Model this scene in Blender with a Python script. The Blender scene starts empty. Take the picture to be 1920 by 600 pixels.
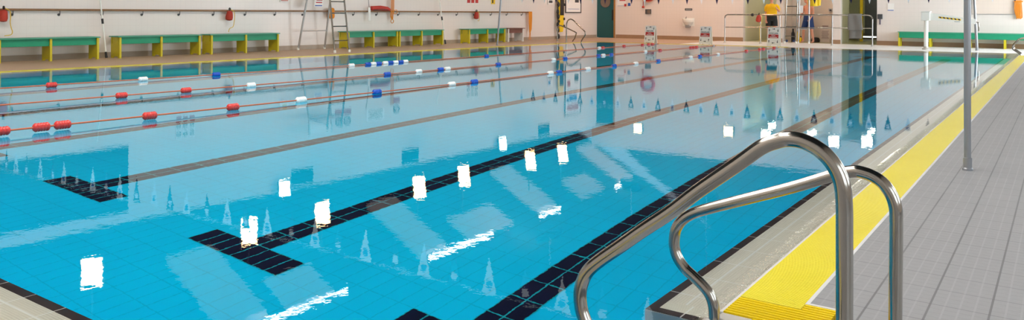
import bpy, bmesh, math, random
from math import sin, cos, pi, radians, atan2, sqrt
from mathutils import Vector, Matrix
random.seed(7)
scene = bpy.context.scene
COL = scene.collection

# ------------------------------------------------------------------ materials
def lin(r, g, b):
    f = lambda c: c / 12.92 if c <= .04045 else ((c + .055) / 1.055) ** 2.4
    return (f(r / 255), f(g / 255), f(b / 255), 1)

class NT:
    """small helper around a material's node tree"""
    def __init__(self, name):
        self.m = bpy.data.materials.new(name); self.m.use_nodes = True
        self.t = self.m.node_tree; self.t.nodes.clear()
        self.out = self.n('ShaderNodeOutputMaterial')
    def n(self, typ, **kw):
        o = self.t.nodes.new(typ)
        for k, v in kw.items(): setattr(o, k, v)
        return o
    def l(self, a, b): self.t.links.new(a, b)
    def math(self, op, a, b=None, c=None):
        o = self.n('ShaderNodeMath', operation=op)
        for i, v in enumerate((a, b, c)):
            if v is None: continue
            if isinstance(v, (int, float)): o.inputs[i].default_value = v
            else: self.l(v, o.inputs[i])
        return o.outputs[0]
    def mix(self, f, a, b):
        o = self.n('ShaderNodeMix', data_type='RGBA')
        for s, v in ((o.inputs[0], f), (o.inputs[6], a), (o.inputs[7], b)):
            if isinstance(v, (int, float)): s.default_value = v
            elif isinstance(v, tuple): s.default_value = v
            else: self.l(v, s)
        return o.outputs[2]
    def pos(self):
        g = self.n('ShaderNodeNewGeometry'); s = self.n('ShaderNodeSeparateXYZ')
        self.l(g.outputs['Position'], s.inputs[0]); self.P = g.outputs['Position']
        return s.outputs
    def noise(self, scale, detail=3, vec=None, rough=.5):
        o = self.n('ShaderNodeTexNoise'); o.inputs['Scale'].default_value = scale
        o.inputs['Detail'].default_value = detail; o.inputs['Roughness'].default_value = rough
        if vec is None:
            vec = self.n('ShaderNodeTexCoord').outputs['Object']
        self.l(vec, o.inputs['Vector']); return o.outputs['Fac']
    def line(self, coord, module, width, off=0.):
        """1 on joints of a grid with the given module"""
        a = self.math('ADD', coord, -off + 1000 * module)
        a = self.math('MODULO', a, module)
        a = self.math('SUBTRACT', a, module / 2); a = self.math('ABSOLUTE', a)
        return self.math('GREATER_THAN', a, module / 2 - width / 2)
    def bsdf(self, col, rough=.5, metal=0., bump=None, dist=.001, strength=1., spec=.5, ior=1.5):
        b = self.n('ShaderNodeBsdfPrincipled')
        for s, v in (('Base Color', col), ('Roughness', rough), ('Metallic', metal)):
            if isinstance(v, (int, float, tuple)): b.inputs[s].default_value = v
            else: self.l(v, b.inputs[s])
        b.inputs['IOR'].default_value = ior
        b.inputs['Specular IOR Level'].default_value = spec
        if bump is not None:
            n = self.n('ShaderNodeBump'); n.inputs['Distance'].default_value = dist; n.inputs['Strength'].default_value = strength
            self.l(bump, n.inputs['Height']); self.l(n.outputs[0], b.inputs['Normal'])
        self.l(b.outputs[0], self.out.inputs[0]); return b

def plain(name, col, rough=.5, metal=0., var=.06, scale=9., spec=.5, bump=0.):
    """paint, plastic, cloth or metal with a slight procedural variation"""
    t = NT(name); f = t.noise(scale, 4)
    dark = tuple(c * (1 - var * 2) for c in col[:3]) + (1,)
    c = t.mix(f, dark, tuple(min(1, c * (1 + var)) for c in col[:3]) + (1,))
    t.bsdf(c, rough, metal, bump=f if bump else None, dist=bump or .001, spec=spec); return t.m

def emit(name, col, s):
    t = NT(name); e = t.n('ShaderNodeEmission'); e.inputs[0].default_value = col; e.inputs[1].default_value = s
    t.l(e.outputs[0], t.out.inputs[0]); return t.m

M = {}
M['steel'] = plain('brushed_stainless_steel', (.36, .335, .30, 1), .15, 1., .05, 30.)
M['steel_dull'] = plain('dull_steel', (.50, .50, .50, 1), .38, 1., .08, 20.)
M['grey_pole'] = plain('grey_painted_pole', lin(146, 149, 154), .3, .45, .05)
M['green'] = plain('green_bench_paint', lin(6, 146, 106), .5, 0, .05)
M['green_top'] = plain('green_bench_top', lin(70, 160, 130), .4, 0, .05)
M['yellow'] = plain('yellow_bench_paint', lin(205, 190, 22), .45, 0, .06)
M['brown'] = plain('brown_bench_paint', lin(120, 75, 62), .5, 0, .08)
M['white'] = plain('white_plastic', lin(232, 232, 228), .4, 0, .03)
M['offwhite'] = plain('off_white_enamel', lin(236, 238, 232), .3, 0, .03)
M['wood'] = plain('varnished_handrail_wood', lin(138, 98, 58), .4, 0, .15, 14.)
M['red'] = plain('red_fabric', lin(182, 56, 38), .7, 0, .1, 25.)
M['redfoam'] = plain('red_foam', lin(190, 56, 48), .6, 0, .06)
M['redplastic'] = plain('red_float_plastic', lin(212, 58, 54), .35, 0, .05)
M['blueplastic'] = plain('blue_float_plastic', lin(0, 78, 190), .3, 0, .05)
M['whiteplastic'] = plain('white_float_plastic', lin(238, 242, 242), .3, 0, .03)
M['rope'] = plain('orange_red_cable', lin(204, 108, 72), .5, 0, .1, 60.)
M['orange'] = plain('orange_rope', lin(226, 140, 30), .7, 0, .12, 60.)
M['yrope'] = plain('yellow_rope', lin(226, 186, 60), .7, 0, .1, 60.)
M['black'] = plain('black_rubber', (.012, .012, .014, 1), .5, 0, .1)
M['dkgrey'] = plain('dark_grey_plastic', (.06, .065, .07, 1), .5, 0, .1)
M['teal'] = plain('teal_door_paint', lin(12, 84, 88), .35, 0, .04)
M['ochre'] = plain('ochre_door_frame', lin(158, 112, 52), .45, 0, .08)
M['amber'] = plain('amber_vision_glass', lin(120, 105, 92), .15, 0, .05)
M['ylw'] = plain('bright_yellow_plastic', lin(236, 200, 20), .5, 0, .05)
M['navy'] = plain('navy_flag_fabric', lin(30, 28, 72), .7, 0, .05)
M['wflag'] = plain('white_flag_fabric', lin(240, 242, 246), .7, 0, .03)
M['badge'] = plain('blue_printed_badge', lin(36, 90, 170), .7, 0, .05)
M['paper'] = plain('white_sign_board', lin(238, 236, 232), .5, 0, .02)
M['ink'] = plain('black_print', (.01, .01, .012, 1), .6, 0, .05)
M['signred'] = plain('red_sign_panel', lin(184, 38, 34), .5, 0, .04)
M['signblue'] = plain('blue_sign_panel', lin(60, 100, 180), .5, 0, .04)
M['signyellow'] = plain('yellow_sign_panel', lin(228, 190, 30), .5, 0, .04)
M['towel'] = plain('grey_towel_terry', lin(128, 126, 122), .95, 0, .15, 60., .1, .002)
M['skin'] = plain('skin', lin(214, 150, 122), .5, 0, .06, 12.)
M['hair'] = plain('dark_brown_hair', lin(50, 36, 28), .6, 0, .2, 60.)
M['tshirt'] = plain('yellow_shirt_cotton', lin(240, 186, 14), .85, 0, .08, 18.)
M['shorts'] = plain('black_shorts_cotton', (.014, .016, .016, 1), .85, 0, .15, 18.)
M['swim'] = plain('blue_swim_shorts', lin(16, 54, 108), .7, 0, .12, 18.)
M['concrete'] = plain('grey_curb_tile', lin(190, 186, 178), .5, 0, .06)
M['darkboard'] = plain('dark_board', (.010, .014, .018, 1), .6, 0, .05, spec=.2)
M['vent'] = plain('dark_vent_metal', (.012, .02, .025, 1), .6, 0, .05, spec=.2)
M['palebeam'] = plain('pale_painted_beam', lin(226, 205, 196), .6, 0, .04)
M['lamp'] = emit('flood_lamp_glow', (1, .62, .30, 1), 17.)
M['lampcool'] = emit('flood_lamp_white_glow', (1, .93, .78, 1), 20.)
M['sky'] = emit('daylight_rooflight_glow', (1., .94, .87, 1), 12.6)
M['skywin'] = emit('daylight_window_glow', (.86, .95, 1, 1), 4.0)
M['skyfar'] = emit('dim_rooflight_glow', (1., .95, .9, 1), 3.6)
M['skywinfar'] = emit('bright_window_glow', (.90, .96, 1, 1), 23.)
M['slot'] = emit('slot_rooflight_glow', (1, .88, .76, 1), 9.)
M['wash'] = emit('warm_wall_washer_glow', (1, .60, .38, 1), 130.)
M['wash2'] = emit('soft_wall_washer_glow', (1, .78, .60, 1), 90.)
M['corr'] = emit('corridor_tube_glow', (.97, 1, .86, 1), 52.)
M['gap'] = emit('daylight_gap_glow', (.9, .97, 1, 1), 1.6)

def wall_mat(name, col, vertical_axis_mod=.15):
    t = NT(name); x, y, z = t.pos()
    a = t.math('MAXIMUM', t.line(z, .15, .006), t.line(t.math('ADD', x, y), .15, .006))
    f = t.noise(.8, 3, t.P)
    c = t.mix(f, tuple(k * .93 for k in col[:3]) + (1,), col)
    c = t.mix(t.math('MULTIPLY', a, .12), c, (.35, .32, .30, 1))
    t.bsdf(c, .28, 0, bump=t.math('SUBTRACT', 1., a), dist=.001, strength=.3); return t.m
M['wall'] = wall_mat('white_glazed_wall_tile', lin(230, 222, 216))
M['wallgreen'] = wall_mat('pale_green_wall_tile', lin(226, 226, 200))
M['wallpink'] = wall_mat('pale_pink_wall_tile', lin(226, 212, 200))
M['skirt'] = plain('beige_skirting_tile', lin(168, 152, 134), .4, 0, .06)
M['skirtbrown'] = plain('brown_skirting_tile', lin(160, 128, 98), .4, 0, .06)
M['ceil'] = plain('dark_timber_ceiling', lin(40, 46, 50), .8, 0, .1, 1.2)

def deck_mat(name, col, dark, light, ox=.7, rough=.42, wet=.0):
    """ribbed non-slip deck tile: long joints every 0.2 m, ribs every 0.05 m, short cross grooves"""
    t = NT(name); x, y, z = t.pos()
    joint = t.line(x, .2, .008, ox); rib = t.line(x, .05, .007, ox); cross = t.line(y, .2, .006); mini = t.line(y, .05, .009)
    f = t.noise(2.2, 5, t.P); f2 = t.noise(40, 3, t.P)
    c = t.mix(t.math('MULTIPLY', t.math('ADD', f, f2), .5), tuple(k * .86 for k in col[:3]) + (1,), tuple(min(1, k * 1.12) for k in col[:3]) + (1,))
    c = t.mix(t.math('MULTIPLY', rib, t.math('MULTIPLY', mini, .34)), c, light)
    c = t.mix(t.math('MULTIPLY', rib, .25), c, light)
    c = t.mix(t.math('MULTIPLY', mini, .10), c, dark)
    c = t.mix(t.math('MULTIPLY', cross, .45), c, dark)
    c = t.mix(t.math('MULTIPLY', joint, .75), c, dark)
    h = t.math('SUBTRACT', t.math('MULTIPLY', rib, .4), t.math('MAXIMUM', t.math('MAXIMUM', joint, t.math('MULTIPLY', cross, .7)), t.math('MULTIPLY', mini, .3)))
    r = t.math('ADD', t.math('MULTIPLY', f, .25), rough - .12)
    t.bsdf(c, r, 0, bump=h, dist=.002, strength=.6); return t.m
M['deck'] = deck_mat('grey_ribbed_deck_tile', lin(154, 155, 158), lin(92, 93, 95), lin(180, 181, 184))
M['deckleft'] = deck_mat('tan_deck_tile', lin(196, 166, 138), lin(130, 108, 90), lin(205, 180, 160), rough=.5)
M['deckfar'] = deck_mat('white_deck_tile', lin(248, 248, 247), lin(220, 220, 217), lin(252, 252, 252), rough=.38)  # far deck whitened: window daylight is put into the tile colour

M['deckgreen'] = deck_mat('olive_passage_tile', lin(168, 160, 118), lin(120, 112, 80), lin(180, 172, 130), rough=.4)
TM = 2.15083 / 18       # pool tile, short side
def pool_floor_mat():
    t = NT('cyan_pool_tile'); x, y, z = t.pos()
    a = t.math('MAXIMUM', t.line(x, TM, .008, -11.8296), t.line(y, 2 * TM, .008, 1.72))
    a = t.math('MAXIMUM', a, t.math('MULTIPLY', t.line(z, 2 * TM, .008, .01), t.math('GREATER_THAN', z, -1.6)))
    f = t.noise(.7, 3, t.P)
    c = t.mix(f, (.001, .50, .78, 1), (.0015, .59, .88, 1))
    c = t.mix(t.math('MULTIPLY', a, .32), c, (.002, .26, .42, 1))
    t.bsdf(c, .6, spec=0.); return t.m
def lane_mat():
    t = NT('dark_lane_tile'); x, y, z = t.pos()
    a = t.math('MAXIMUM', t.line(x, TM, .010, -11.8296), t.line(y, 2 * TM, .010, 1.72))
    f = t.noise(3, 3, t.P)
    c = t.mix(f, (.004, .006, .022, 1), (.012, .012, .035, 1))
    c = t.mix(a, c, (.01, .34, .40, 1))
    t.bsdf(c, .6, spec=0.); return t.m
M['pool'] = pool_floor_mat(); M['lane'] = lane_mat()

def overflow_mat(name, along, base):
    """ribbed pale overflow tile, joints every 0.245 m along the edge and one lengthwise joint"""
    t = NT(name); x, y, z = t.pos()
    u, v = (y, x) if along == 'y' else (x, y)
    jo = t.line(u, .245, .007, 1.305 if along == 'y' else -.1)
    ribs = t.math('SINE', t.math('MULTIPLY', v, 2 * pi / .0115))
    f = t.noise(3, 4, t.P)
    c = t.mix(f, tuple(k * .9 for k in base[:3]) + (1,), base)
    c = t.mix(t.math('MULTIPLY', t.math('GREATER_THAN', ribs, .2), .25), c, tuple(k * .7 for k in base[:3]) + (1,))
    d = t.math('LESS_THAN', t.math('ABSOLUTE', t.math('SUBTRACT', v, .113 if along == 'y' else -.113)), .005)
    c = t.mix(t.math('MULTIPLY', t.math('MAXIMUM', jo, d), .8), c, lin(235, 235, 232))
    t.bsdf(c, .35, 0, bump=ribs, dist=.002, strength=.5); return t.m
M['over_y'] = overflow_mat('overflow_tile_long', 'y', lin(226, 220, 206))
M['over_x'] = overflow_mat('overflow_tile_cross', 'x', lin(226, 220, 206))
def nosing_mat(name, along):
    t = NT(name); x, y, z = t.pos(); u = y if along == 'y' else x
    jo = t.line(u, .245, .006, 1.305 if along == 'y' else -.1); f = t.noise(5, 3, t.P)
    c = t.mix(f, (.022, .012, .014, 1), (.045, .024, .024, 1)); c = t.mix(jo, c, lin(210, 205, 200))
    t.bsdf(c, .3); return t.m
M['nose_y'] = nosing_mat('dark_nosing_tile_long', 'y'); M['nose_x'] = nosing_mat('dark_nosing_tile_cross', 'x')
M['trimwhite'] = plain('white_gutter_trim', lin(222, 222, 222), .4, 0, .05)
def grate_mat(name, c0, c1):
    t = NT(name); x, y, z = t.pos(); f = t.noise(1.6, 4, t.P); f2 = t.noise(90, 2, t.P)
    c = t.mix(t.math('MULTIPLY', t.math('ADD', f, f2), .5), c0, c1)
    t.bsdf(c, .22, 0, bump=t.noise(140, 2, t.P), dist=.002, strength=.5); return t.m
M['grate'] = grate_mat('yellow_grate_plastic', lin(238, 220, 44), lin(254, 244, 92))
M['gratedry'] = grate_mat('strong_yellow_grate_plastic', lin(226, 196, 10), lin(250, 218, 14))

def water_mat():
    t = NT('pool_water'); x, y, z = t.pos()
    v = t.n('ShaderNodeMapping'); t.l(t.P, v.inputs[0]); v.inputs['Scale'].default_value = (1, 1, 0)
    n1 = t.noise(1.1, 2, v.outputs[0]); n2 = t.noise(12., 3, v.outputs[0]); n3 = t.noise(30, 2, v.outputs[0])
    # water runs over the edge tile into the grate and is choppier there
    edge = t.n('ShaderNodeMapRange'); edge.inputs[1].default_value = .17; edge.inputs[2].default_value = .25
    t.l(x, edge.inputs[0]); e = edge.outputs[0]
    h = t.math('ADD', t.math('MULTIPLY', n1, .55), t.math('MULTIPLY', n2, .17))
    h = t.math('ADD', h, t.math('MULTIPLY', t.math('MULTIPLY', n3, e), 9.0))
    b = t.n('ShaderNodeBump'); b.inputs['Distance'].default_value = .0017; b.inputs['Strength'].default_value = 1.
    t.l(h, b.inputs['Height'])
    g = t.n('ShaderNodeBsdfGlass'); g.inputs['IOR'].default_value = 1.333; g.inputs['Roughness'].default_value = 0.0
    g.inputs['Color'].default_value = (.97, 1, 1, 1)
    t.l(b.outputs[0], g.inputs['Normal']); t.l(g.outputs[0], t.out.inputs[0]); return t.m
M['water'] = water_mat()

# ------------------------------------------------------------------ mesh builder
class MB:
    def __init__(self): self.b = bmesh.new(); self.mi = 0
    def faces(self, vs, fs):
        V = [self.b.verts.new(v) for v in vs]; out = []
        for f in fs:
            F = self.b.faces.new([V[i] for i in f]); F.material_index = self.mi; out.append(F)
        return self
    def box(self, x0, x1, y0, y1, z0, z1):
        vs = [(x, y, z) for x in (x0, x1) for y in (y0, y1) for z in (z0, z1)]
        return self.faces(vs, [(0, 1, 3, 2), (4, 6, 7, 5), (0, 4, 5, 1), (2, 3, 7, 6), (0, 2, 6, 4), (1, 5, 7, 3)])
    def poly(self, pts, z0, z1):
        """prism over a ground polygon"""
        n = len(pts); vs = [(x, y, z0) for x, y in pts] + [(x, y, z1) for x, y in pts]
        return self.faces(vs, [tuple(range(n))[::-1], tuple(range(n, 2 * n))] + [(i, (i + 1) % n, n + (i + 1) % n, n + i) for i in range(n)])
    def prism(self, pts, o, u, v, w):
        """prism: polygon pts in plane (u,v) at o, extruded by w"""
        o, u, v, w = map(Vector, (o, u, v, w)); n = len(pts)
        a = [o + u * p[0] + v * p[1] for p in pts]; vs = a + [p + w for p in a]
        return self.faces(vs, [tuple(range(n))[::-1], tuple(range(n, 2 * n))] + [(i, (i + 1) % n, n + (i + 1) % n, n + i) for i in range(n)])
    def quad(self, *p): return self.faces(p, [(0, 1, 2, 3)])
    def bar(self, p, q, w, h, up=(0, 0, 1)):
        p, q = Vector(p), Vector(q); d = (q - p).normalized(); s = d.cross(Vector(up))
        if s.length < 1e-4: s = d.cross(Vector((0, 1, 0)))
        s.normalize(); u = s.cross(d)
        vs = [c + s * a * w / 2 + u * b * h / 2 for c in (p, q) for a, b in ((-1, -1), (1, -1), (1, 1), (-1, 1))]
        return self.faces(vs, [(3, 2, 1, 0), (4, 5, 6, 7)] + [(i, (i + 1) % 4, 4 + (i + 1) % 4, 4 + i) for i in range(4)])
    def tube(self, pts, r, seg=10, cap=True):
        P = [Vector(p) for p in pts]; n = len(P); R = r if isinstance(r, (list, tuple)) else [r] * n
        T = [(P[min(i + 1, n - 1)] - P[max(i - 1, 0)]).normalized() for i in range(n)]
        a = T[0].orthogonal().normalized(); vs = []
        for i in range(n):
            a = (a - T[i] * a.dot(T[i])).normalized(); b = T[i].cross(a)
            vs += [P[i] + (a * cos(2 * pi * k / seg) + b * sin(2 * pi * k / seg)) * R[i] for k in range(seg)]
        fs = [(i * seg + k, i * seg + (k + 1) % seg, (i + 1) * seg + (k + 1) % seg, (i + 1) * seg + k) for i in range(n - 1) for k in range(seg)]
        if cap: fs += [tuple(range(seg))[::-1], tuple(range((n - 1) * seg, n * seg))]
        return self.faces(vs, fs)
    def cyl(self, p, q, r, r2=None, seg=16): return self.tube([p, q], [r, r if r2 is None else r2], seg)
    def lathe(self, prof, o=(0, 0, 0), axis=(0, 0, 1), seg=20):
        """prof: list of (radius, height) along axis"""
        o, ax = Vector(o), Vector(axis).normalized(); a = ax.orthogonal().normalized(); b = ax.cross(a); vs = []
        for r, h in prof: vs += [o + ax * h + (a * cos(2 * pi * k / seg) + b * sin(2 * pi * k / seg)) * max(r, 1e-4) for k in range(seg)]
        n = len(prof)
        fs = [(i * seg + k, i * seg + (k + 1) % seg, (i + 1) * seg + (k + 1) % seg, (i + 1) * seg + k) for i in range(n - 1) for k in range(seg)]
        fs += [tuple(range(seg))[::-1], tuple(range((n - 1) * seg, n * seg))]
        return self.faces(vs, fs)
    def ball(self, c, rx, ry, rz, seg=14, rings=8):
        c = Vector(c); vs = []; fs = []
        for i in range(1, rings):
            th = pi * i / rings
            vs += [c + Vector((rx * sin(th) * cos(2 * pi * k / seg), ry * sin(th) * sin(2 * pi * k / seg), rz * cos(th))) for k in range(seg)]
        vs += [c + Vector((0, 0, rz)), c - Vector((0, 0, rz))]; t, bt = len(vs) - 2, len(vs) - 1
        for i in range(rings - 2): fs += [(i * seg + k, (i + 1) * seg + k, (i + 1) * seg + (k + 1) % seg, i * seg + (k + 1) % seg) for k in range(seg)]
        fs += [(t, k, (k + 1) % seg) for k in range(seg)] + [(bt, (rings - 2) * seg + (k + 1) % seg, (rings - 2) * seg + k) for k in range(seg)]
        return self.faces(vs, fs)
    def torus(self, c, R, r, axis=(0, 1, 0), seg=28, s2=10):
        c, ax = Vector(c), Vector(axis).normalized(); a = ax.orthogonal().normalized(); b = ax.cross(a); vs = []
        for i in range(seg):
            d = a * cos(2 * pi * i / seg) + b * sin(2 * pi * i / seg)
            vs += [c + d * (R + r * cos(2 * pi * k / s2)) + ax * r * sin(2 * pi * k / s2) for k in range(s2)]
        return self.faces(vs, [(i * s2 + k, ((i + 1) % seg) * s2 + k, ((i + 1) % seg) * s2 + (k + 1) % s2, i * s2 + (k + 1) % s2) for i in range(seg) for k in range(s2)])
    def build(self, name, mats, parent=None, loc=None, rotz=None, bevel=0, angle=35):
        me = bpy.data.meshes.new(name); bmesh.ops.recalc_face_normals(self.b, faces=self.b.faces); self.b.to_mesh(me); self.b.free()
        for m in (mats if isinstance(mats, (list, tuple)) else [mats]): me.materials.append(m)
        me.polygons.foreach_set('use_smooth', [True] * len(me.polygons)); me.set_sharp_from_angle(angle=radians(angle))
        o = bpy.data.objects.new(name, me); COL.objects.link(o)
        if parent: o.parent = parent
        if loc is not None: o.location = loc
        if rotz is not None: o.rotation_euler.z = rotz
        if bevel:
            md = o.modifiers.new('bevel', 'BEVEL'); md.width = bevel; md.segments = 2; md.limit_method = 'ANGLE'
        return o

def tag(o, label, cat, group=None, kind=None):
    o['label'] = label; o['category'] = cat
    if group: o['group'] = group
    if kind: o['kind'] = kind
    return o
def thing(name, label, cat, loc=(0, 0, 0), rotz=0., group=None):
    o = bpy.data.objects.new(name, None); COL.objects.link(o); o.empty_display_size = .1
    o.location = loc; o.rotation_euler = (0, 0, rotz); return tag(o, label, cat, group)
def struct(o): o['kind'] = 'structure'; return o
def kids(o): return [c for c in COL.objects if c.parent == o]
def dup(root, loc, rotz, label, group=None):
    r = root.copy(); COL.objects.link(r); r.location = loc; r.rotation_euler = (0, 0, rotz); r['label'] = label
    if group: r['group'] = group
    for ch in kids(root):
        c = ch.copy(); COL.objects.link(c); c.parent = r
        for g in kids(ch):
            d = g.copy(); COL.objects.link(d); d.parent = c
    return r
def smooth(pts, n=6):
    """Catmull-Rom through the points"""
    P = [Vector(p) for p in pts]; out = []
    for i in range(len(P) - 1):
        a, b, c, d = P[max(i - 1, 0)], P[i], P[i + 1], P[min(i + 2, len(P) - 1)]
        for k in range(n):
            t = k / n
            out.append(.5 * ((2 * b) + (c - a) * t + (2 * a - 5 * b + 4 * c - d) * t * t + (3 * b - a - 3 * c + d) * t ** 3))
    return out + [P[-1]]
def text(name, body, size, mat, parent, loc, rot=(pi / 2, 0, 0), align='CENTER', extrude=.0015, bold=0.):
    cu = bpy.data.curves.new(name, 'FONT'); cu.body = body; cu.size = size; cu.extrude = extrude; cu.align_x = align; cu.align_y = 'CENTER'
    cu.offset = bold; cu.space_line = .95
    tmp = bpy.data.objects.new(name, cu); COL.objects.link(tmp)
    dg = bpy.context.evaluated_depsgraph_get(); me = bpy.data.meshes.new_from_object(tmp.evaluated_get(dg))
    bpy.data.objects.remove(tmp); me.name = name; me.materials.clear(); me.materials.append(mat)
    o = bpy.data.objects.new(name, me); COL.objects.link(o); o.parent = parent; o.location = loc; o.rotation_euler = rot; return o

# ------------------------------------------------------------------ layout
W, L, DEPTH = 12.905, 24.75, 1.62
YF = 29.65                                   # far wall
def gx(y): return -14.25 + .045 * (y - 4.8)  # edge of the left deck
def wxl(y): return -17.35 + .06 * (y - 6)    # left wall
def gy(x): return 25.02 + .075 * (x + 12.4)  # edge of the far deck
LROT = atan2(1, .06)                         # turn of things hung on the left wall
LN = Vector((1, -.06, 0)).normalized()
def LW(y, z=0., off=0.):                     # a point in front of the left wall
    return Vector((wxl(y), y, z)) + LN * off

# ---- pool basin
b = MB()
xl0, xl1 = gx(0) + .35, gx(L) + .3
b.faces([(xl0, 0, -DEPTH), (.255, 0, -DEPTH), (.255, L, -DEPTH), (xl1, L, -DEPTH)], [(0, 1, 2, 3)])
def walls(pts, z0, z1):
    for p, q in zip(pts, pts[1:]): b.quad((p[0], p[1], z0), (q[0], q[1], z0), (q[0], q[1], z1), (p[0], p[1], z1))
ring = [(0, 1.31), (0, L), (xl1, L), (xl0, 0), (0, 0), (0, .68), (.255, .68), (.255, 1.31), (0, 1.31)]
walls(ring, -DEPTH, -.03)
b.mi = 1
lw = W / 6
for k in range(6):
    cx = -W + lw * (k + .5) if k < 5 else -1.3146
    zt = -DEPTH + .003; y0 = 1.72
    b.box(cx - TM, cx + TM, y0 + 2 * TM, L - y0 - 2 * TM, -DEPTH - .01, zt)
    b.box(cx - 4 * TM, cx + 4 * TM, y0, y0 + 2 * TM, -DEPTH - .01, zt)
    b.box(cx - 4 * TM, cx + 4 * TM, L - y0 - 2 * TM, L - y0, -DEPTH - .01, zt)
struct(b.build('pool_basin', [M['pool'], M['lane']]))

# ---- overflow edge tiles (under a film of water) with dark nosing
b = MB(); zo = -.014
b.box(.04, .255, 1.44, L + 1.3, -.2, zo); b.box(.04, .255, -.255, .68, -.2, zo)
b.mi = 1
b.box(0, .04, 1.35, L + .04, -.2, zo + .001); b.box(0, .04, -.0, .68, -.2, zo + .001)
b.mi = 2
b.box(.04, .255, 1.352, 1.44, -.2, zo); b.box(xl0, .04, -.255, -.045, -.2, zo)
b.poly([(xl1 - .3, L + .05), (.04, L + .05), (.04, gy(0)), (-6, gy(-6)), (xl1 - .3, gy(xl1))], -.2, zo)
b.mi = 3
b.box(0, .20, 1.31, 1.352, -.2, zo + .001); b.box(xl0, .04, -.045, 0, -.2, zo + .001); b.box(xl1, .0, L, L + .05, -.2, zo + .001)
b.mi = 0
b.poly([(gx(0), 0), (xl0, 0), (xl1, L), (gx(L), L)], -.2, zo)
struct(b.build('trim_1', [M['over_y'], M['nose_y'], M['over_x'], M['nose_x']]))

# ---- water
b = MB()
b.faces([(gx(-.255), -.255, 0), (.255, -.255, 0), (.255, L + 1.3, 0), (-6, gy(-6), 0), (gx(25), gy(gx(25)), 0)], [(0, 1, 2, 3, 4)])
struct(b.build('pool_water', M['water']))

# ---- decks
b = MB(); zd = .004
b.poly([(.515, 1.715), (5.6, 1.715), (5.6, 27.5), (.515, 26.3)], -.25, zd)
b.poly([(.635, -5.2), (5.6, -5.2), (5.6, 1.715), (.635, 1.715)], -.25, zd)
b.poly([(.5, -5.2), (.635, -5.2), (.635, .3), (.5, .3)], -.25, zd)
struct(b.build('floor_right', M['deck']))
b = MB(); b.poly([(wxl(-5.2), -5.2), (.5, -5.2), (.5, -.515), (gx(-.5), -.515)], -.25, zd)
struct(b.build('floor_near', M['deck']))
b = MB(); b.poly([(wxl(-.515), -.515), (gx(-.515) - .305, -.515), (gx(25) - .305, 25.0), (wxl(25), 25.0)], -.25, zd)
b.poly([(wxl(25), 25.0), (gx(25) - .305, 25.0), (-10.2, gy(-10.2) + .305), (-10.2, YF), (wxl(YF), YF)], -.25, zd)
struct(b.build('floor_left', M['deckleft']))
b = MB(); b.poly([(-10.2, gy(-10.2) + .305), (-6.3, gy(-6.3) + .305), (-6.3, gy(-6.3)), (0, gy(0)), (.515, 26.3), (5.6, 27.5), (5.6, 29.75), (-10.2, 29.75)], -.25, zd)
struct(b.build('floor_far', M['deckfar']))
b = MB(); b.box(-10.2, 5.6, 29.75, 36.2, -.25, zd); struct(b.build('floor_passage', M['deckgreen']))
b = MB(); b.box(.5, .515, 1.7, 26.0, -.2, .006); b.box(.515, .62, 1.7, 1.715, -.2, .006)
b.box(.25, .262, 1.44, 26.0, -.2, .001)
struct(b.build('trim_2', M['trimwhite']))

# ---- yellow gutter grates: real slats on runners
def grate(name, label, x0, x1, y0, y1, pitch, slat, mat, z=.004, cutx=None):
    g = MB(); y = y0
    while y < y1 - slat:
        g.box(x0, x1, y, y + slat, z - .02, z); y += pitch
    for x in (x0 + .01, x0 + (x1 - x0) * .28, x0 + (x1 - x0) * .64, x1 - .012): g.box(x - .004, x + .004, y0, y1, z - .03, z - .003)
    g.box(x0, x1, y0, y1, z - .06, z - .03)
    o = g.build(name, mat); return tag(o, label, 'drain grate')
grate('drain_grate', 'long pale yellow slatted drain grate along the right edge of the pool', .263, .499, 1.64, 24.7, .016, .011, M['grate'])
g = MB(); y = 1.30
while y < 1.615:
    x0 = .263 if y > 1.44 else .38
    x1 = .62
    g.box(x0, x1, y, y + .016, -.016, .004); y += .024
y = 1.636
while y < 1.69: g.box(.502, .62, y, y + .016, -.016, .004); y += .024
g.box(.38, .62, 1.30, 1.62, -.06, -.02); g.box(.502, .62, 1.62, 1.695, -.06, -.02); g.box(.263, .38, 1.44, 1.635, -.06, -.02)
tag(g.build('drain_grate', M['gratedry']), 'short strong yellow grate piece turning the corner beside the grab rails', 'drain grate')
g = MB()
for i in range(0, 1250):
    y = -.3 + i * .0203; x = gx(y)
    if y < 24.95: g.box(x - .30, x - .005, y, y + .017, -.03, .004)
tag(g.build('drain_grate', M['grate']), 'thin yellow grate line along the edge of the tan deck', 'drain grate')
g = MB()
for i in range(0, 370):
    x = -13.55 + i * .02
    if x < -6.3: g.box(x, x + .017, gy(x) + .005, gy(x) + .30, -.03, .004)
tag(g.build('drain_grate', M['grate']), 'thin yellow grate line along the far end of the pool below the lane signs', 'drain grate')
g = MB(); x = gx(0) + .1
while x < .24: g.box(x, x + .011, -.50, -.262, -.016, .004); x += .016
tag(g.build('drain_grate', M['grate']), 'yellow grate along the near end of the pool', 'drain grate')
g = MB(); g.box(.262, .376, 1.2, 1.436, -.2, .0); g.box(.0, .262, 1.306, 1.312, -.3, -.02)
struct(g.build('trim_3', M['concrete']))

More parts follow.
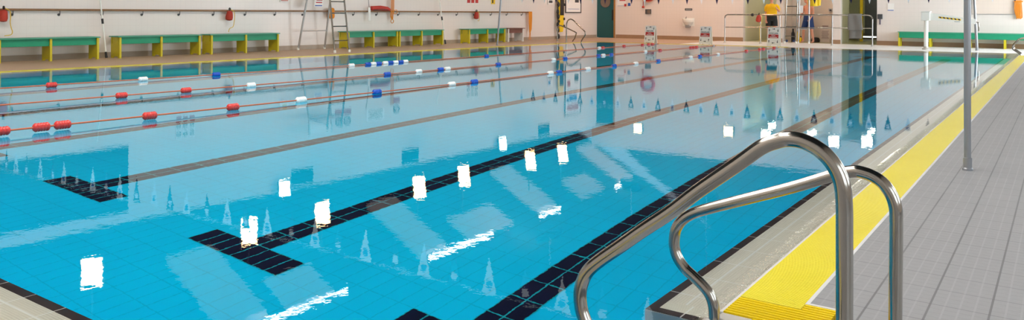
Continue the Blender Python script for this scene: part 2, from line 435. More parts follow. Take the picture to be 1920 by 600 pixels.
# ---- walls
ZW = 4.0
b = MB()
ya, yb = -5.2, YF + .2
b.poly([(wxl(ya) - .25, ya), (wxl(ya), ya), (wxl(yb), yb), (wxl(yb) - .25, yb)], -.05, ZW)
struct(b.build('wall_left', M['wall']))
XL = wxl(YF)
b = MB(); ZF = 4.85
def wseg(x0, x1, z0, z1, y0=YF, th=.25): b.box(x0, x1, y0, y0 + th, z0, z1)
wseg(-14.99, -9.25, 0, ZF); wseg(XL - .2, -14.99, 3.9, ZF)
wseg(-7.94, -7.70, 0, ZF); wseg(-5.84, -5.56, 0, ZF); wseg(-4.31, 5.6, 0, ZF); wseg(-9.25, -7.94, 3.6, ZF); wseg(-7.7, -5.84, 3.6, ZF); wseg(-5.56, -4.31, 3.6, ZF)
struct(b.build('wall_far', M['wall']))
b = MB()                                      # niches and passages behind the openings
b.box(-9.5, -7.80, 33.5, 33.7, 0, 3.6); b.box(-9.5, -9.25, YF + .25, 33.5, 0, 3.6)
b.box(-6.7, -4.0, 36, 36.2, .28, 3.6); b.box(-4.31, -4.1, YF + .25, 36, 0, 3.6); b.box(-5.71, -5.65, YF + .25, 31.45, 0, 3.6); b.box(-6.7, -6.6, 31.45, 36, 0, 3.6); b.box(-6.6, -5.72, 31.45, 31.55, 0, 3.6)
struct(b.build('wall_corridor', M['wallgreen']))
b = MB(); b.box(-7.82, -5.72, 31.25, 31.45, 0, 3.6); b.box(-7.9, -7.78, YF + .25, 33.5, 0, 3.6); b.box(-5.8, -5.7, YF + .25, 31.25, 0, 3.6)
struct(b.build('wall_niche', M['wallpink']))
b = MB(); b.box(-9.5, -4.0, YF + .25, 36.2, 3.6, 3.75)
struct(b.build('ceiling_corridor', M['wall']))
b = MB(); b.box(-6.6, -6.2, 36.02, 36.2, 0, .28); b.box(-5.2, -4.1, 36.02, 36.2, 0, .28); b.box(-6.2, -5.2, 36.02, 36.2, 0, .09); b.box(-6.2, -5.2, 36.02, 36.2, .15, .28); struct(b.build('trim_4', M['skirt']))
b = MB(); b.box(-6.2, -5.2, 36.04, 36.1, .09, .15); struct(b.build('window_7', M['gap']))  # glowing strip standing for the light gap under the passage door
# unseen right and near walls; glowing window panes put in for daylight from the right
b = MB(); XR = 5.6
b.box(XR, XR + .25, -5.2, YF + .25, 0, .9); b.box(XR, XR + .25, -5.2, YF + .25, 3.6, 8.7)
wins = [(-4, 0), (1.5, 5.5), (7, 11), (12.5, 16.5), (18, 22), (23.2, 28.6)]
prev = -5.2
for a, c in wins + [(YF + .25, None)]:
    b.box(XR, XR + .25, prev, a, .9, 3.6); prev = c
struct(b.build('wall_right', M['wall']))
b = MB(); b.box(wxl(-5.2) - .25, XR + .25, -5.45, -5.2, 0, 8.8); struct(b.build('wall_near', M['wall']))
for i, (a, c) in enumerate(wins):
    g = MB(); g.box(XR + .12, XR + .14, a, c, .9, 3.6)
    w = struct(g.build('window_%d' % (i + 1), M['skywin'] if i < 5 else M['skywinfar']))
    f = MB()
    for yy in (a + .03, (a + c) / 2, c - .03): f.box(XR + .04, XR + .11, yy - .03, yy + .03, .9, 3.6)
    for zz in (.93, 2.25, 3.57): f.box(XR + .04, XR + .11, a, c, zz - .03, zz + .03)
    f.build('window_frame', M['white'], w)

# ---- skirtings
b = MB(); b.poly([(wxl(ya), ya), (wxl(ya) + .015, ya), (wxl(YF) + .015, YF), (wxl(YF), YF)], .004, .13)
struct(b.build('baseboard_left', M['skirt']))
b = MB()
for x0, x1 in ((-14.95, -9.25), (-7.94, -7.7), (-5.84, -5.56), (-4.31, XR)): b.box(x0, x1, YF - .015, YF, .004, .16)
b.box(-9.25, -7.9, 33.48, 33.5, .004, .2)
struct(b.build('baseboard_far', M['skirtbrown']))

# ---- ceiling: sloping dark timber over the left side, flat above the pool with added light panels
b = MB(); xr, zr = -9.0, ZW + 8.2 * .577
for (x0, z0, x1, z1) in ((wxl(12) - .9, ZW - .05, xr, zr),):
    b.prism([(x0, z0), (x1, z1), (x1, z1 + .2), (x0, z0 + .2)], (0, -5.45, 0), (1, 0, 0), (0, 0, 1), (0, 35.6, 0))
b.box(xr, XR + .25, -5.45, YF + .5, zr, zr + .2)
b.prism([(wxl(YF) - .5, ZF), (XR + .25, ZF), (XR + .25, zr), (xr, zr), (wxl(YF) + 1.4, ZF)], (0, YF, 0), (1, 0, 0), (0, 0, 1), (0, .3, 0))
struct(b.build('ceiling', M['ceil']))
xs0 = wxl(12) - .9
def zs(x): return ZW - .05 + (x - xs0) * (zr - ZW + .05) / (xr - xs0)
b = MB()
for x0, x1, y0, y1, th in [(-16.15, -14.0, yc - .62, yc + .62, .14) for yc in (3.2, 9.75, 16.3, 22.6, 28.9)] + [(-14.9, -13.95, a, c, .06) for a, c in ((4.6, 6.4), (10.9, 12.4), (18.0, 20.4), (25.0, 26.9))]:  # the thin short panels draw lamp spill on the slope, in beam colour
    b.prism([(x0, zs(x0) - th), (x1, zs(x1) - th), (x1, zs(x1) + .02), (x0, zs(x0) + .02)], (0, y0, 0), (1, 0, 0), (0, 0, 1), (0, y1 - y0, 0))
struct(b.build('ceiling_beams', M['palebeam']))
n = 0
for (y0, y1) in ((9.95, 12.8), (16.0, 19.1), (21.9, 23.3), (27.6, 28.4)):
    b = MB(); x = -13.86; z = zs(x) - .06
    b.prism([(-.03, -.02), (.03, -.02 + .035), (.03, .03 + .035), (-.03, .03)], (x, y0, z), (1, 0, 0), (0, 0, 1), (0, y1 - y0, 0))
    struct(b.build('ceiling_rooflight', M['slot']))
for x0, y0 in [(-8.6, -4.4), (-8.6, -1.), (-8.6, 3.2), (-8.6, 7.4), (-8.6, 11.6), (-4.9, -4.4), (-4.9, -.8), (-4.9, 3.), (-3.2, 21.), (.2, 21.), (-3.2, 25.4), (.2, 25.4)]:  # glowing panels added out of view to light pool, walls and decks
    if 1:
        b = MB(); b.box(x0, x0 + 2.6, y0, y0 + 2.6, zr - .03, zr + .01)
        o = struct(b.build('ceiling_skylight', M['sky'] if y0 < 20 else M['skyfar']))
        f = MB()
        for k in (0, 1.3, 2.6): f.box(x0 + k - .04, x0 + k + .04, y0 - .04, y0 + 2.64, zr - .10, zr - .03)
        for k in (0, 2.6): f.box(x0, x0 + 2.6, y0 + k - .04, y0 + k + .04, zr - .10, zr - .03)
        f.build('skylight_frame', M['white'], o)

# ---- flood lamps
def flood(name, label, p, w, h, mat, hang):
    t = thing(name, label, 'lamp', p, 0, 'flood lamps above the left deck')
    # the lamp face looks out over the pool and down
    fr = Vector((.84, -.46, -.28)).normalized(); sd = fr.cross(Vector((0, 0, 1))).normalized(); up = sd.cross(fr)
    m = MB(); m.prism([(-w / 2 - .03, -h / 2 - .03), (w / 2 + .03, -h / 2 - .03), (w / 2 + .03, h / 2 + .03), (-w / 2 - .03, h / 2 + .03)], fr * -.02, sd, up, fr * -.14)
    m.build('housing', M['dkgrey'], t, bevel=.01)
    m = MB(); m.prism([(-w / 2, -h / 2), (w / 2, -h / 2), (w / 2, h / 2), (-w / 2, h / 2)], fr * -.02, sd, up, fr * .022)
    m.build('lens', mat, t)
    m = MB(); m.tube([fr * -.15, fr * -.15 + Vector(hang)], .02, 8); m.build('bracket', M['dkgrey'], t)
for i, (x, y) in enumerate(((-15.15, 6.87), (-15.04, 10.63), (-14.97, 12.9), (-14.94, 16.75), (-14.92, 18.92), (-14.72, 22.58), (-14.46, 24.41))):
    flood('flood_lamp', 'warm hanging flood lamp mirrored in the water, %s of the row from the near end' % ('first', 'second', 'third', 'fourth', 'fifth', 'sixth', 'last')[i], (x, y, 4.3), .38, .6, M['lamp'], (0, 0, zs(x - .12) - 4.3 - (.20 if y in (16.75, 22.58) else .06)))
for i, (y, z) in enumerate(((13.0, 3.85), (22.7, 3.85))):
    p = LW(y, z, .30); flood('flood_lamp', ('white wall lamp mirrored beside the nearer lamps', 'white wall lamp mirrored toward the far end')[i], p, .28, .36, M['lampcool'], (-.13, .01, .0))
for i, (x, z) in enumerate(((-13.8, 3.86), (-9.79, 3.6), (-8.29, 3.63), (-5.75, 3.63), (-4.6, 3.52))):
    t = thing('wall_lamp', 'bright lamp high on the far wall, %s from the door' % ('first', 'second', 'third', 'fourth', 'fifth')[i], 'lamp', (x, YF, z), 0, 'lamps on the far wall')
    m = MB(); m.box(-.22, .22, -.10, 0, -.16, .18); m.build('housing', M['dkgrey'], t)
    m = MB(); m.prism([(-.18, -.12), (.18, -.12), (.18, .14), (-.18, .14)], (0, -.105, 0), (1, 0, 0), (0, 0, 1), (0, -.03, 0)); m.build('lens', M['lamp'] if i < 2 else M['lampcool'], t)
for i, (x, y, z, f3) in enumerate(((-12.6, 26.6, 5.6, (0, .78, -.63)), (-9.6, 26.8, 5.6, (0, .78, -.63)), (-12.3, 20.0, 6.0, (-.72, .25, -.65)))):  # lamps added to brighten the far and left walls
    t = thing('wall_washer', ('warm hanging lamp turned to the wall by the door', 'warm hanging lamp turned to the wall by the passage', 'warm hanging lamp turned to the wall above the benches')[i], 'lamp', (x, y, z), 0, 'hanging lamps turned to the walls')
    fr = Vector(f3).normalized(); sd = fr.cross(Vector((0, 0, 1))).normalized(); up_ = sd.cross(fr)
    m = MB(); m.prism([(-.4, -.24), (.4, -.24), (.4, .24), (-.4, .24)], (0, 0, 0), sd, up_, fr * -.14); m.build('housing', M['dkgrey'], t)
    m = MB(); m.prism([(-.36, -.2), (.36, -.2), (.36, .2), (-.36, .2)], (0, 0, 0), sd, up_, fr * .02); m.build('lens', M['wash'] if i < 2 else M['wash2'], t)
    m = MB(); m.tube([fr * -.1 + Vector((0, 0, .1)), fr * -.1 + Vector((0, 0, min(zs(x - .1), zr) - z))], .015, 8); m.build('stem', M['steel_dull'], t)
for (x, y) in ((-8.6, 31.5), (-4.95, 32.2), (-6.8, 30.55)):
    t = thing('corridor_light', 'tube light on the passage ceiling at x %s' % x, 'lamp', (x, y, 3.6)); t['label'] = {-8.6: 'ceiling tube light in the green passage behind the yellow shirt', -4.95: 'ceiling tube light in the passage behind the towel', -6.8: 'ceiling tube light in the niche above the swimmer'}[x]
    m = MB(); m.box(-.06, .06, -.5, .5, -.05, 0); m.build('housing', M['white'], t)
    m = MB(); m.box(-.05, .05, -.48, .48, -.07, -.05); m.build('diffuser', M['corr'], t)

# ------------------------------------------------------------------ grab rails in the foreground
def grab(name, label, prof, y, D=.042, mirror=None, flange=True):
    P = [(x, 0, z) for x, z in prof]; ox = P[0][0]
    t = thing(name, label, 'grab rail', (ox, y, 0), 0)
    pts = smooth([(x - ox, 0, z) for x, _, z in P], 5)
    m = MB(); m.tube(pts, D / 2, 20); m.build('tube', M['steel'], t)
    m = MB(); m.lathe([(D / 2 + .002, .03), (D / 2 + .012, .028), (.05, .014), (.052, .005)], (0, 0, 0)); m.build('flange', M['steel_dull'], t)
    if flange:
        x, z = P[-1][0] - ox, P[-1][2]
        m = MB(); m.lathe([(D / 2 + .002, .02), (.045, .01), (.047, .0)], (x, 0, z)); m.build('flange', M['steel_dull'], t)
    return t
R1 = [(.860, .005), (.860, .30), (.859, .56), (.858, .64), (.853, .695), (.839, .733), (.816, .764), (.786, .787), (.75, .801), (.714, .803), (.682, .794), (.638, .772), (.572, .718), (.457, .627), (.369, .551), (.277, .48), (.197, .415), (.132, .363), (.09, .322), (.069, .283), (.060, .243), (.064, .20), (.078, .162), (.10, .12), (.12, .07), (.125, .0), (.125, -.012)]
grab('grab_rail', 'nearer and taller of the two curved steel grab rails', R1, .70, .043)
R2 = [(.886, .005), (.886, .157), (.887, .40), (.887, .475), (.885, .519), (.873, .558), (.849, .592), (.817, .613), (.784, .622), (.756, .622), (.699, .604), (.554, .541), (.365, .467), (.256, .424), (.196, .397), (.156, .367), (.132, .333), (.123, .297), (.123, .259), (.136, .222), (.163, .188), (.199, .163), (.235, .136), (.262, .109), (.277, .072), (.281, .03), (.281, .002)]
grab('grab_rail', 'lower steel grab rail with S-shaped end standing by the yellow grate', R2, 1.30, .041)
# rails at the far corners
grab('grab_rail', 'short steel grab rail at the far left pool corner, left of the pair', [(-14.82, .005), (-14.82, .40), (-14.81, .53), (-14.76, .60), (-14.69, .613), (-14.60, .59), (-14.43, .535), (-14.03, .378), (-13.98, .318), (-14.05, .133), (-14.14, .0), (-14.08, -.19), (-13.95, -.31)], 24.55, .045, flange=False)
grab('grab_rail', 'taller steel grab rail at the far left pool corner, right of the pair', [(-14.02, .005), (-14.02, .55), (-14.01, .72), (-13.96, .82), (-13.90, .86), (-13.83, .872), (-13.74, .84), (-13.60, .735), (-13.26, .45), (-13.21, .37), (-13.22, .287), (-13.35, .106), (-13.37, .0), (-13.30, -.12), (-13.19, -.225)], 23.9, .045, flange=False)
RF = [(1.02, .005), (1.02, .50), (1.0, .58), (.95, .63), (.86, .645), (.70, .60), (.36, .48), (.24, .44), (.15, .34), (.10, .26), (.11, .16), (.18, .10), (.27, .03), (.29, -.01)]
grab('grab_rail', 'steel grab rail at the far right pool corner, front one', RF, 25.0, .045, flange=False)
grab('grab_rail', 'steel grab rail at the far right pool corner, rear one', RF, 25.55, .045, flange=False)

# ------------------------------------------------------------------ poles
def pole(name, label, base, top, r, sleeve, mat, cat='pole'):
    t = thing(name, label, cat, base)
    d = Vector(top) - Vector(base)
    m = MB(); m.tube([(0, 0, 0), d * .5, d], r, 18); m.build('shaft', mat, t)
    m = MB(); m.lathe([(r + .012, .0), (r + .012, .012), (r + .006, .02), (r + .006, sleeve), (r, sleeve + .004)], (0, 0, 0)); m.build('socket', mat, t)
    m = MB(); m.ball(d, r * 1.1, r * 1.1, r * .8); m.build('cap', mat, t)
    return t
pole('flag_pole', 'tall grey steel pole standing on the grey ribbed deck in front', (.747, 5.153, .004), (.735, 5.15, 2.0), .0235, .09, M['grey_pole'])
pole('flag_pole', 'thin grey pole on the tan deck before the green and brown benches', (-14.28, 19.85, .004), (-14.17, 19.95, 1.95), .03, .07, M['grey_pole'])
pole('flag_pole', 'grey pole on the white far deck right of the white hoist', (-.958, 27.25, .004), (-1.06, 27.27, 1.95), .042, .06, M['grey_pole'])

# ------------------------------------------------------------------ benches
def make_bench(name, label, legs, lo, hi, apron_mat, leg_mat, top_mat, group, ends=True):
    """facing local -Y, legs at the given x; local origin on the floor at the front"""
    t = thing(name, label, 'bench', (0, 0, 0), 0, group); H = .515; Dp = .43
    m = MB(); m.box(lo, hi, -.03, Dp + .02, H - .025, H); m.build('seat', top_mat, t, bevel=.004)
    for yy in (.045, Dp - .075):
        m = MB(); m.box(lo + .06, hi - .06, yy, yy + .025, H - .185, H - .026); m.build('apron', apron_mat, t)
    for x in legs:
        m = MB(); w = .045
        # panel leg with slots for the aprons and a cut-out at the foot
        pr = [(0, 0), (.07, 0), (.085, .035), (Dp - .085, .035), (Dp - .07, 0), (Dp, 0), (Dp, H - .03), (Dp - .045, H - .03), (Dp - .045, H - .19), (Dp - .08, H - .19), (Dp - .08, H - .03), (.075, H - .03), (.075, H - .19), (.04, H - .19), (.04, H - .03), (0, H - .03)]
        m.prism(pr, (x - w / 2, 0, 0), (0, 1, 0), (0, 0, 1), (w, 0, 0)); m.build('leg', leg_mat, t)
    return t
GB = 'green and yellow benches along the left wall'
proto = make_bench('bench', '', (.03, 1.02, 2.01), -.035, 2.052, M['green'], M['yellow'], M['green_top'], GB)
def put(o, y): o.location = LW(y, .004, .55); o.rotation_euler.z = LROT
BL = [(5.79, 'green bench with yellow legs at the left border of the photo'),
      (8.27, 'green and yellow bench second from the left, right of the leaning pole'),
      (10.58, 'green and yellow bench third from the left, beneath the middle red throw bag'),
      (15.03, 'green and yellow bench right behind the steel ladder'),
      (17.12, 'green and yellow bench right of the one by the steel ladder'),
      (20.47, 'green and yellow bench beside the brown one')]
for i, (y, lab) in enumerate(BL):
    o = proto if i == 0 else dup(proto, (0, 0, 0), 0, lab, GB)
    o['label'] = lab; put(o, y)
o = make_bench('bench', 'short brown bench with white legs near the orange strap', (.04, .93), -.04, 1.02, M['brown'], M['white'], M['brown'], None); put(o, 22.66)
t = thing('bench', 'long green bench on thin yellow legs under the far wall board', 'bench', (-3.52, YF - .50, .004))
m = MB(); m.box(-.02, 5.6, -.02, .44, .49, .515); m.build('seat', M['green_top'], t, bevel=.004)
m = MB(); m.box(.03, 5.55, .0, .02, .30, .488); m.build('apron', M['green'], t)
for x in (0.03, 1.0, 2.2, 3.2, 4.3, 5.4):
    m = MB(); m.prism([(0.02, 0), (.42, 0), (.42, .485), (.022, .485), (.022, .30), (.0, .29), (0, 0)], (x - .03, -.01, 0), (0, 1, 0), (0, 0, 1), (.06, 0, 0)); m.build('leg', M['yellow'], t)

# ------------------------------------------------------------------ left wall: handrail and what hangs on it
t = thing('wall_handrail', 'long wooden handrail on brackets along the left wall', 'handrail', LW(3.0, 1.10, 0), LROT)
m = MB(); m.box(0, 21.75, -.095, -.045, 0.0, .048); m.build('rail', M['wood'], t, bevel=.012)
for i in range(23):
    x = .4 + i * .945
    if x > 21.6: break
    m = MB(); m.lathe([(.03, 0), (.03, .012), (.012, .02)], (x, -.002, -.085), (0, -1, 0), 12); m.tube(smooth([(x, -.01, -.085), (x, -.06, -.082), (x, -.07, -.045), (x, -.07, 0)], 3), .009, 8); m.build('bracket', M['dkgrey'], t)

def throw_bag(label, p, rotz, tail, group=None):
    t = thing('throw_bag', label, 'rescue bag', p, rotz, 'red throw bags')
    m = MB(); m.lathe([(.02, .0), (.07, -.03), (.085, -.10), (.095, -.18), (.085, -.245), (.03, -.265)], (0, -.02, -.03), (.12, 0, 1), 14); m.build('bag', M['red'], t)
    m = MB(); m.torus((0, -.01, .01), .03, .014, (1, 0, 0), 14, 6); m.build('clip', M['black'], t)
    m = MB(); m.tube(smooth([(.02, -.02, 0), (.10, -.05, -.06), (.115, -.06, -.18), (.11, -.05, -.3)] + tail, 4), .009, 6); m.build('rope', M['yrope'], t)
throw_bag('red throw bag hung on the wooden rail at the left border', LW(6.03, 1.155, .125), LROT, [(.13, -.05, -.42), (.15, -.06, -.51), (.12, -.06, -.57), (.0, -.06, -.59)])
throw_bag('red throw bag hung on the wooden rail above a bench in the middle', LW(11.36, 1.155, .125), LROT, [(.08, -.05, -.45), (-.02, -.06, -.5), (-.05, -.05, -.56), (-.05, -.05, -.60)])
throw_bag('red throw bag hung on the wooden rail above the bench by the thin grey pole', LW(21.33, 1.155, .125), LROT, [(.08, -.05, -.36), (.02, -.05, -.34)])
throw_bag('red throw bag hung on the steel railing behind the right lane sign', (-7.99, 27.72, 1.10), 0, [(.04, -.04, -.5), (.03, -.03, -.8), (.05, -.03, -.9), (.02, -.03, -.98)])

t = thing('rescue_tube', 'red foam rescue tube lying along the wooden rail', 'rescue tube', LW(16.3, 1.148, .07), LROT)
m = MB(); m.tube([(0, -.03, .07), (.03, -.03, .075), (.4, -.03, .085), (.7, -.03, .06), (.80, -.03, .035), (.84, -.03, .03)], [.03, .07, .078, .07, .045, .02], 14); m.build('foam', M['redfoam'], t)
m = MB(); m.tube(smooth([(.02, -.03, .02), (.2, -.11, .03), (.45, -.12, .045), (.7, -.105, .02)], 4), .008, 6); m.build('strap', M['dkgrey'], t)
t = thing('rope_lanyard', 'orange rope looped over the wooden rail right of the red rescue tube', 'rope', LW(17.2, 1.15, .12), LROT)
m = MB()
for dx in (-.05, 0, .05): m.tube(smooth([(dx, 0, .75), (dx + .01, 0, .4), (dx, -.01, .02), (dx - .02, 0, -.15), (dx * .4, 0, -.28)], 4), .016, 6)
m.build('strands', M['orange'], t)
m = MB(); m.torus((0, 0, -.34), .06, .012, (0, 1, 0), 18, 6); m.build('loop', M['orange'], t)
m = MB(); m.torus((.14, 0, -.04), .07, .010, (.2, 1, .3), 18, 6); m.build('loop', M['orange'], t)
t = thing('squeegee', 'white blade hanging by a thin cord left of the rescue tube', 'squeegee', LW(16.22, .83, .13), LROT)
m = MB(); m.prism([(-.04, 0), (.05, .0), (.03, .42), (-.06, .42)], (0, 0, 0), (1, 0, 0), (0, 0, 1), (0, -.02, 0)); m.build('blade', M['white'], t, bevel=.005)
m = MB(); m.tube([(-.02, -.01, .42), (-.06, 0, .8), (-.09, .04, 1.1)], .008, 6); m.build('cord', M['dkgrey'], t)
o = MB(); o.prism([(-.10, .02), (-.04, 0), (.06, .0), (.10, .05), (.09, .30), (.03, .33), (-.09, .31)], (0, 0, 0), (1, 0, 0), (0, 0, 1), (0, -.06, 0))
tag(o.build('orange_pouch', M['orange'], loc=LW(14.73, .90, .12), rotz=LROT, bevel=.02), 'orange pouch hanging on the rail behind the steel ladder', 'pouch')
t = thing('rescue_strap', 'long orange strap hanging at the end of the wooden rail', 'strap', LW(24.55, 0, .14), LROT)
m = MB(); m.prism([(-.10, 1.15), (.10, 1.15), (.11, .9), (.08, .45), (.0, .30), (-.05, .30), (-.09, .7)], (0, 0, 0), (1, 0, 0), (0, 0, 1), (0, -.03, 0)); m.build('webbing', M['orange'], t, bevel=.008)
m = MB(); m.tube(smooth([(-.02, -.01, .32), (-.05, -.01, .16), (-.07, -.01, .03)], 4), .014, 6); m.tube(smooth([(.01, -.01, .32), (.02, -.01, .16), (.04, -.01, .03)], 4), .014, 6); m.build('cord', M['orange'], t)
def lean_pole(label, foot, top):
    t = thing('cleaning_pole', label, 'cleaning pole', foot, 0, 'long poles leaning on the left wall'); d = Vector(top) - Vector(foot)
    m = MB(); m.tube([d * .06, d], .017, 10); m.build('shaft', M['offwhite'], t)
    m = MB(); m.tube([(0, 0, 0), d * .07], [.03, .024], 10); m.build('foot', M['black'], t)
    m = MB(); m.tube([d * .40, d * .46], .026, 10); m.build('grip', M['black'], t)
f = LW(8.05, .02, .40); lean_pole('white telescopic pole leaning on the wall between the two leftmost benches', f, LW(8.0, 1.98, .03))
f = LW(19.33, .02, .48); lean_pole('white telescopic pole leaning on the wall at the right end of a bench pair', f, LW(19.38, 2.05, .03))

# spine board, framed chart and small papers
t = thing('spine_board', 'yellow and black spine board hanging upright by the framed chart', 'spine board', LW(26.72, 0, .10), LROT)
m = MB(); m.prism([(-.15, .42), (-.10, .30), (.10, .30), (.15, .42), (.19, 1.3), (.19, 2.0), (.12, 2.25), (-.12, 2.25), (-.19, 2.0), (-.19, 1.3)], (0, 0, 0), (1, 0, 0), (0, 0, 1), (0, -.05, 0)); m.build('board', M['ylw'], t, bevel=.01)
m = MB(); m.box(-.12, .14, -.075, -.051, 1.0, 1.95); m.build('pad', M['black'], t, bevel=.01)
for (x, z) in ((.17, .55), (.17, .85), (.20, 1.45), (-.20, .75)):
    m = MB(); m.ball((x, -.06, z), .055, .04, .06, 8, 6); m.build('buckle', M['black'], t)
m = MB(); m.tube(smooth([(-.27, -.03, 1.6), (-.25, -.04, 1.3), (-.29, -.03, 1.0), (-.23, -.04, .7), (-.24, -.03, .3), (-.20, -.03, .1)], 4), .02, 8)
for z in (1.45, 1.15, .95, .62, .38, .12): m.ball((-.25 + .03 * sin(z * 9), -.05, z), .07, .06, .11, 10, 6)
m.build('strap', M['black'], t)

def board(name, label, cat, p, rotz, w, h, mat, th=.012, frame=None, fmat=None, group=None, bars=()):
    """flat sign with centre-bottom at p; bars: (x0,x1,z0,z1,mat) printed panels"""
    t = thing(name, label, cat, p, rotz, group)
    m = MB(); m.box(-w / 2, w / 2, -th, 0, 0, h); m.build('plate', mat, t, bevel=.002)
    if frame:
        m = MB()
        for x in (-w / 2, w / 2 - frame): m.box(x, x + frame, -th - .015, 0, 0, h)
        for z in (0, h - frame): m.box(-w / 2 + frame, w / 2 - frame, -th - .015, 0, z, z + frame)
        m.build('frame', fmat, t)
    for bm_ in bars:
        m = MB(); m.box(bm_[0], bm_[1], -th - .003, -th + .001, bm_[2], bm_[3]); m.build(bm_[5] if len(bm_) > 5 else 'printed_panel', bm_[4], t)
    return t
board('framed_chart', 'black framed safety chart on the wall by the spine board', 'poster', LW(27.76, 1.10, .02), LROT, 1.2, 2.15, M['paper'], frame=.04, fmat=M['black'],
      bars=[(-.40, .45, .16, .175, M['signblue']), (.12, .42, .45, .75, M['dkgrey']), (-.42, -.2, .7, .95, M['signred']), (-.42, .42, 1.1, 1.13, M['ink']), (-.3, .3, 1.3, 1.6, M['signblue']), (-.42, .42, 1.75, 1.95, M['signred'])])
board('paper_notice', 'small tilted paper notice left of the spine board', 'notice', LW(26.1, 1.45, .02), LROT, .38, .5, M['paper'], bars=[(-.13, .12, .06, .16, M['dkgrey']), (-.14, .02, .25, .4, M['badge'])])
board('paper_notice', 'small yellow notice on the wall above the rail, left of a grey pole', 'notice', LW(22.4, 1.42, .02), LROT, .22, .3, M['signyellow'], bars=[(-.07, .0, .04, .16, M['ink']), (-.08, .08, .2, .25, M['ink'])])
board('paper_notice', 'white notice with yellow corner on the wall left of the high chair', 'notice', LW(13.15, 1.38, .02), LROT, .3, .3, M['paper'], bars=[(-.12, .12, .03, .05, M['signred']), (-.05, .1, .16, .26, M['signyellow'])])
def triple(label, y, z, w):
    t = thing('prohibition_sign', label, 'sign', LW(y, z, .005), LROT)
    for k in (-1, 0, 1):
        x = k * w * .36
        m = MB(); m.box(x - w * .15, x + w * .15, -.012, 0, 0, .58); m.build('plate', M['paper'], t)
        m = MB(); m.box(x - w * .13, x + w * .13, -.016, -.012, .02, .15); m.build('red_panel', M['signred'], t)
        m = MB()
        for zz in (.26, .46):
            m.torus((x, -.014, zz), w * .10, .010, (0, 1, 0), 18, 6); m.bar((x - w * .07, -.014, zz + w * .07), (x + w * .07, -.014, zz - w * .07), .008, .014)
        m.build('red_ring', M['ink'], t)
triple('three column prohibition sign mirrored between the leftmost benches', 10.2, 1.56, .5)
triple('three column prohibition sign above the bench by the thin grey pole', 21.25, 1.43, .62)
def pair(label, y, z, n):
    t = thing('prohibition_sign', label, 'sign', LW(y, z, .005), LROT)
    for k in range(n):
        x = (k - (n - 1) / 2) * .32
        m = MB(); m.box(x - .15, x + .15, -.012, 0, 0, .17); m.build('red_panel', M['signred'], t)
        m = MB(); m.torus((x, -.01, .37), .12, .014, (0, 1, 0), 22, 6); m.bar((x - .08, -.01, .45), (x + .08, -.01, .29), .012, .024); m.build('ring', M['ink'], t)
pair('double no-entry style ring sign with red panels, mirrored behind the high chair', 15.3, 1.88, 2)
pair('single ring sign with red panel, mirrored right of the high chair', 17.5, 1.70, 1)
board('text_sign', 'pale grey text sign mirrored in the water between two ring signs', 'sign', LW(16.6, 2.0, .005), LROT, .75, .33, M['paper'], bars=[(-.3, .3, .05, .08, M['dkgrey']), (-.25, .25, .14, .17, M['dkgrey']), (-.3, .3, .23, .26, M['dkgrey'])])
board('scoreboard', 'large dark board on the left wall mirrored in the near water', 'board', LW(6.6, 2.15, .01), LROT, 4.3, 1.58, M['darkboard'], th=.03)
t = thing('wall_lettering', 'dark letters AREA on the wall under the large dark board', 'lettering', LW(5.75, 1.98, .004), LROT)
text('letters', 'AREA', .20, M['badge'], t, (0, -.002, 0), bold=.004)
for i, y in enumerate((13.8, 18.15, 25.7)):
    t = thing('wall_vent', ('nearest', 'middle', 'farthest')[i] + ' of three dark square vents high on the left wall, seen mirrored', 'vent', LW(y, 3.48, .006), LROT, 0)
    t['group'] = 'square vents on the left wall'
    m = MB(); m.box(-.38, .38, -.02, 0, 0, .46); m.build('backing', M['vent'], t)
    m = MB()
    for k in range(8): m.prism([(-.035, 0), (-.02, .04), (-.012, .04), (-.027, 0)], (-.37, 0, .03 + k * .052), (0, 1, 0), (0, 0, 1), (.74, 0, 0))
    m.build('louvre', M['vent'], t)

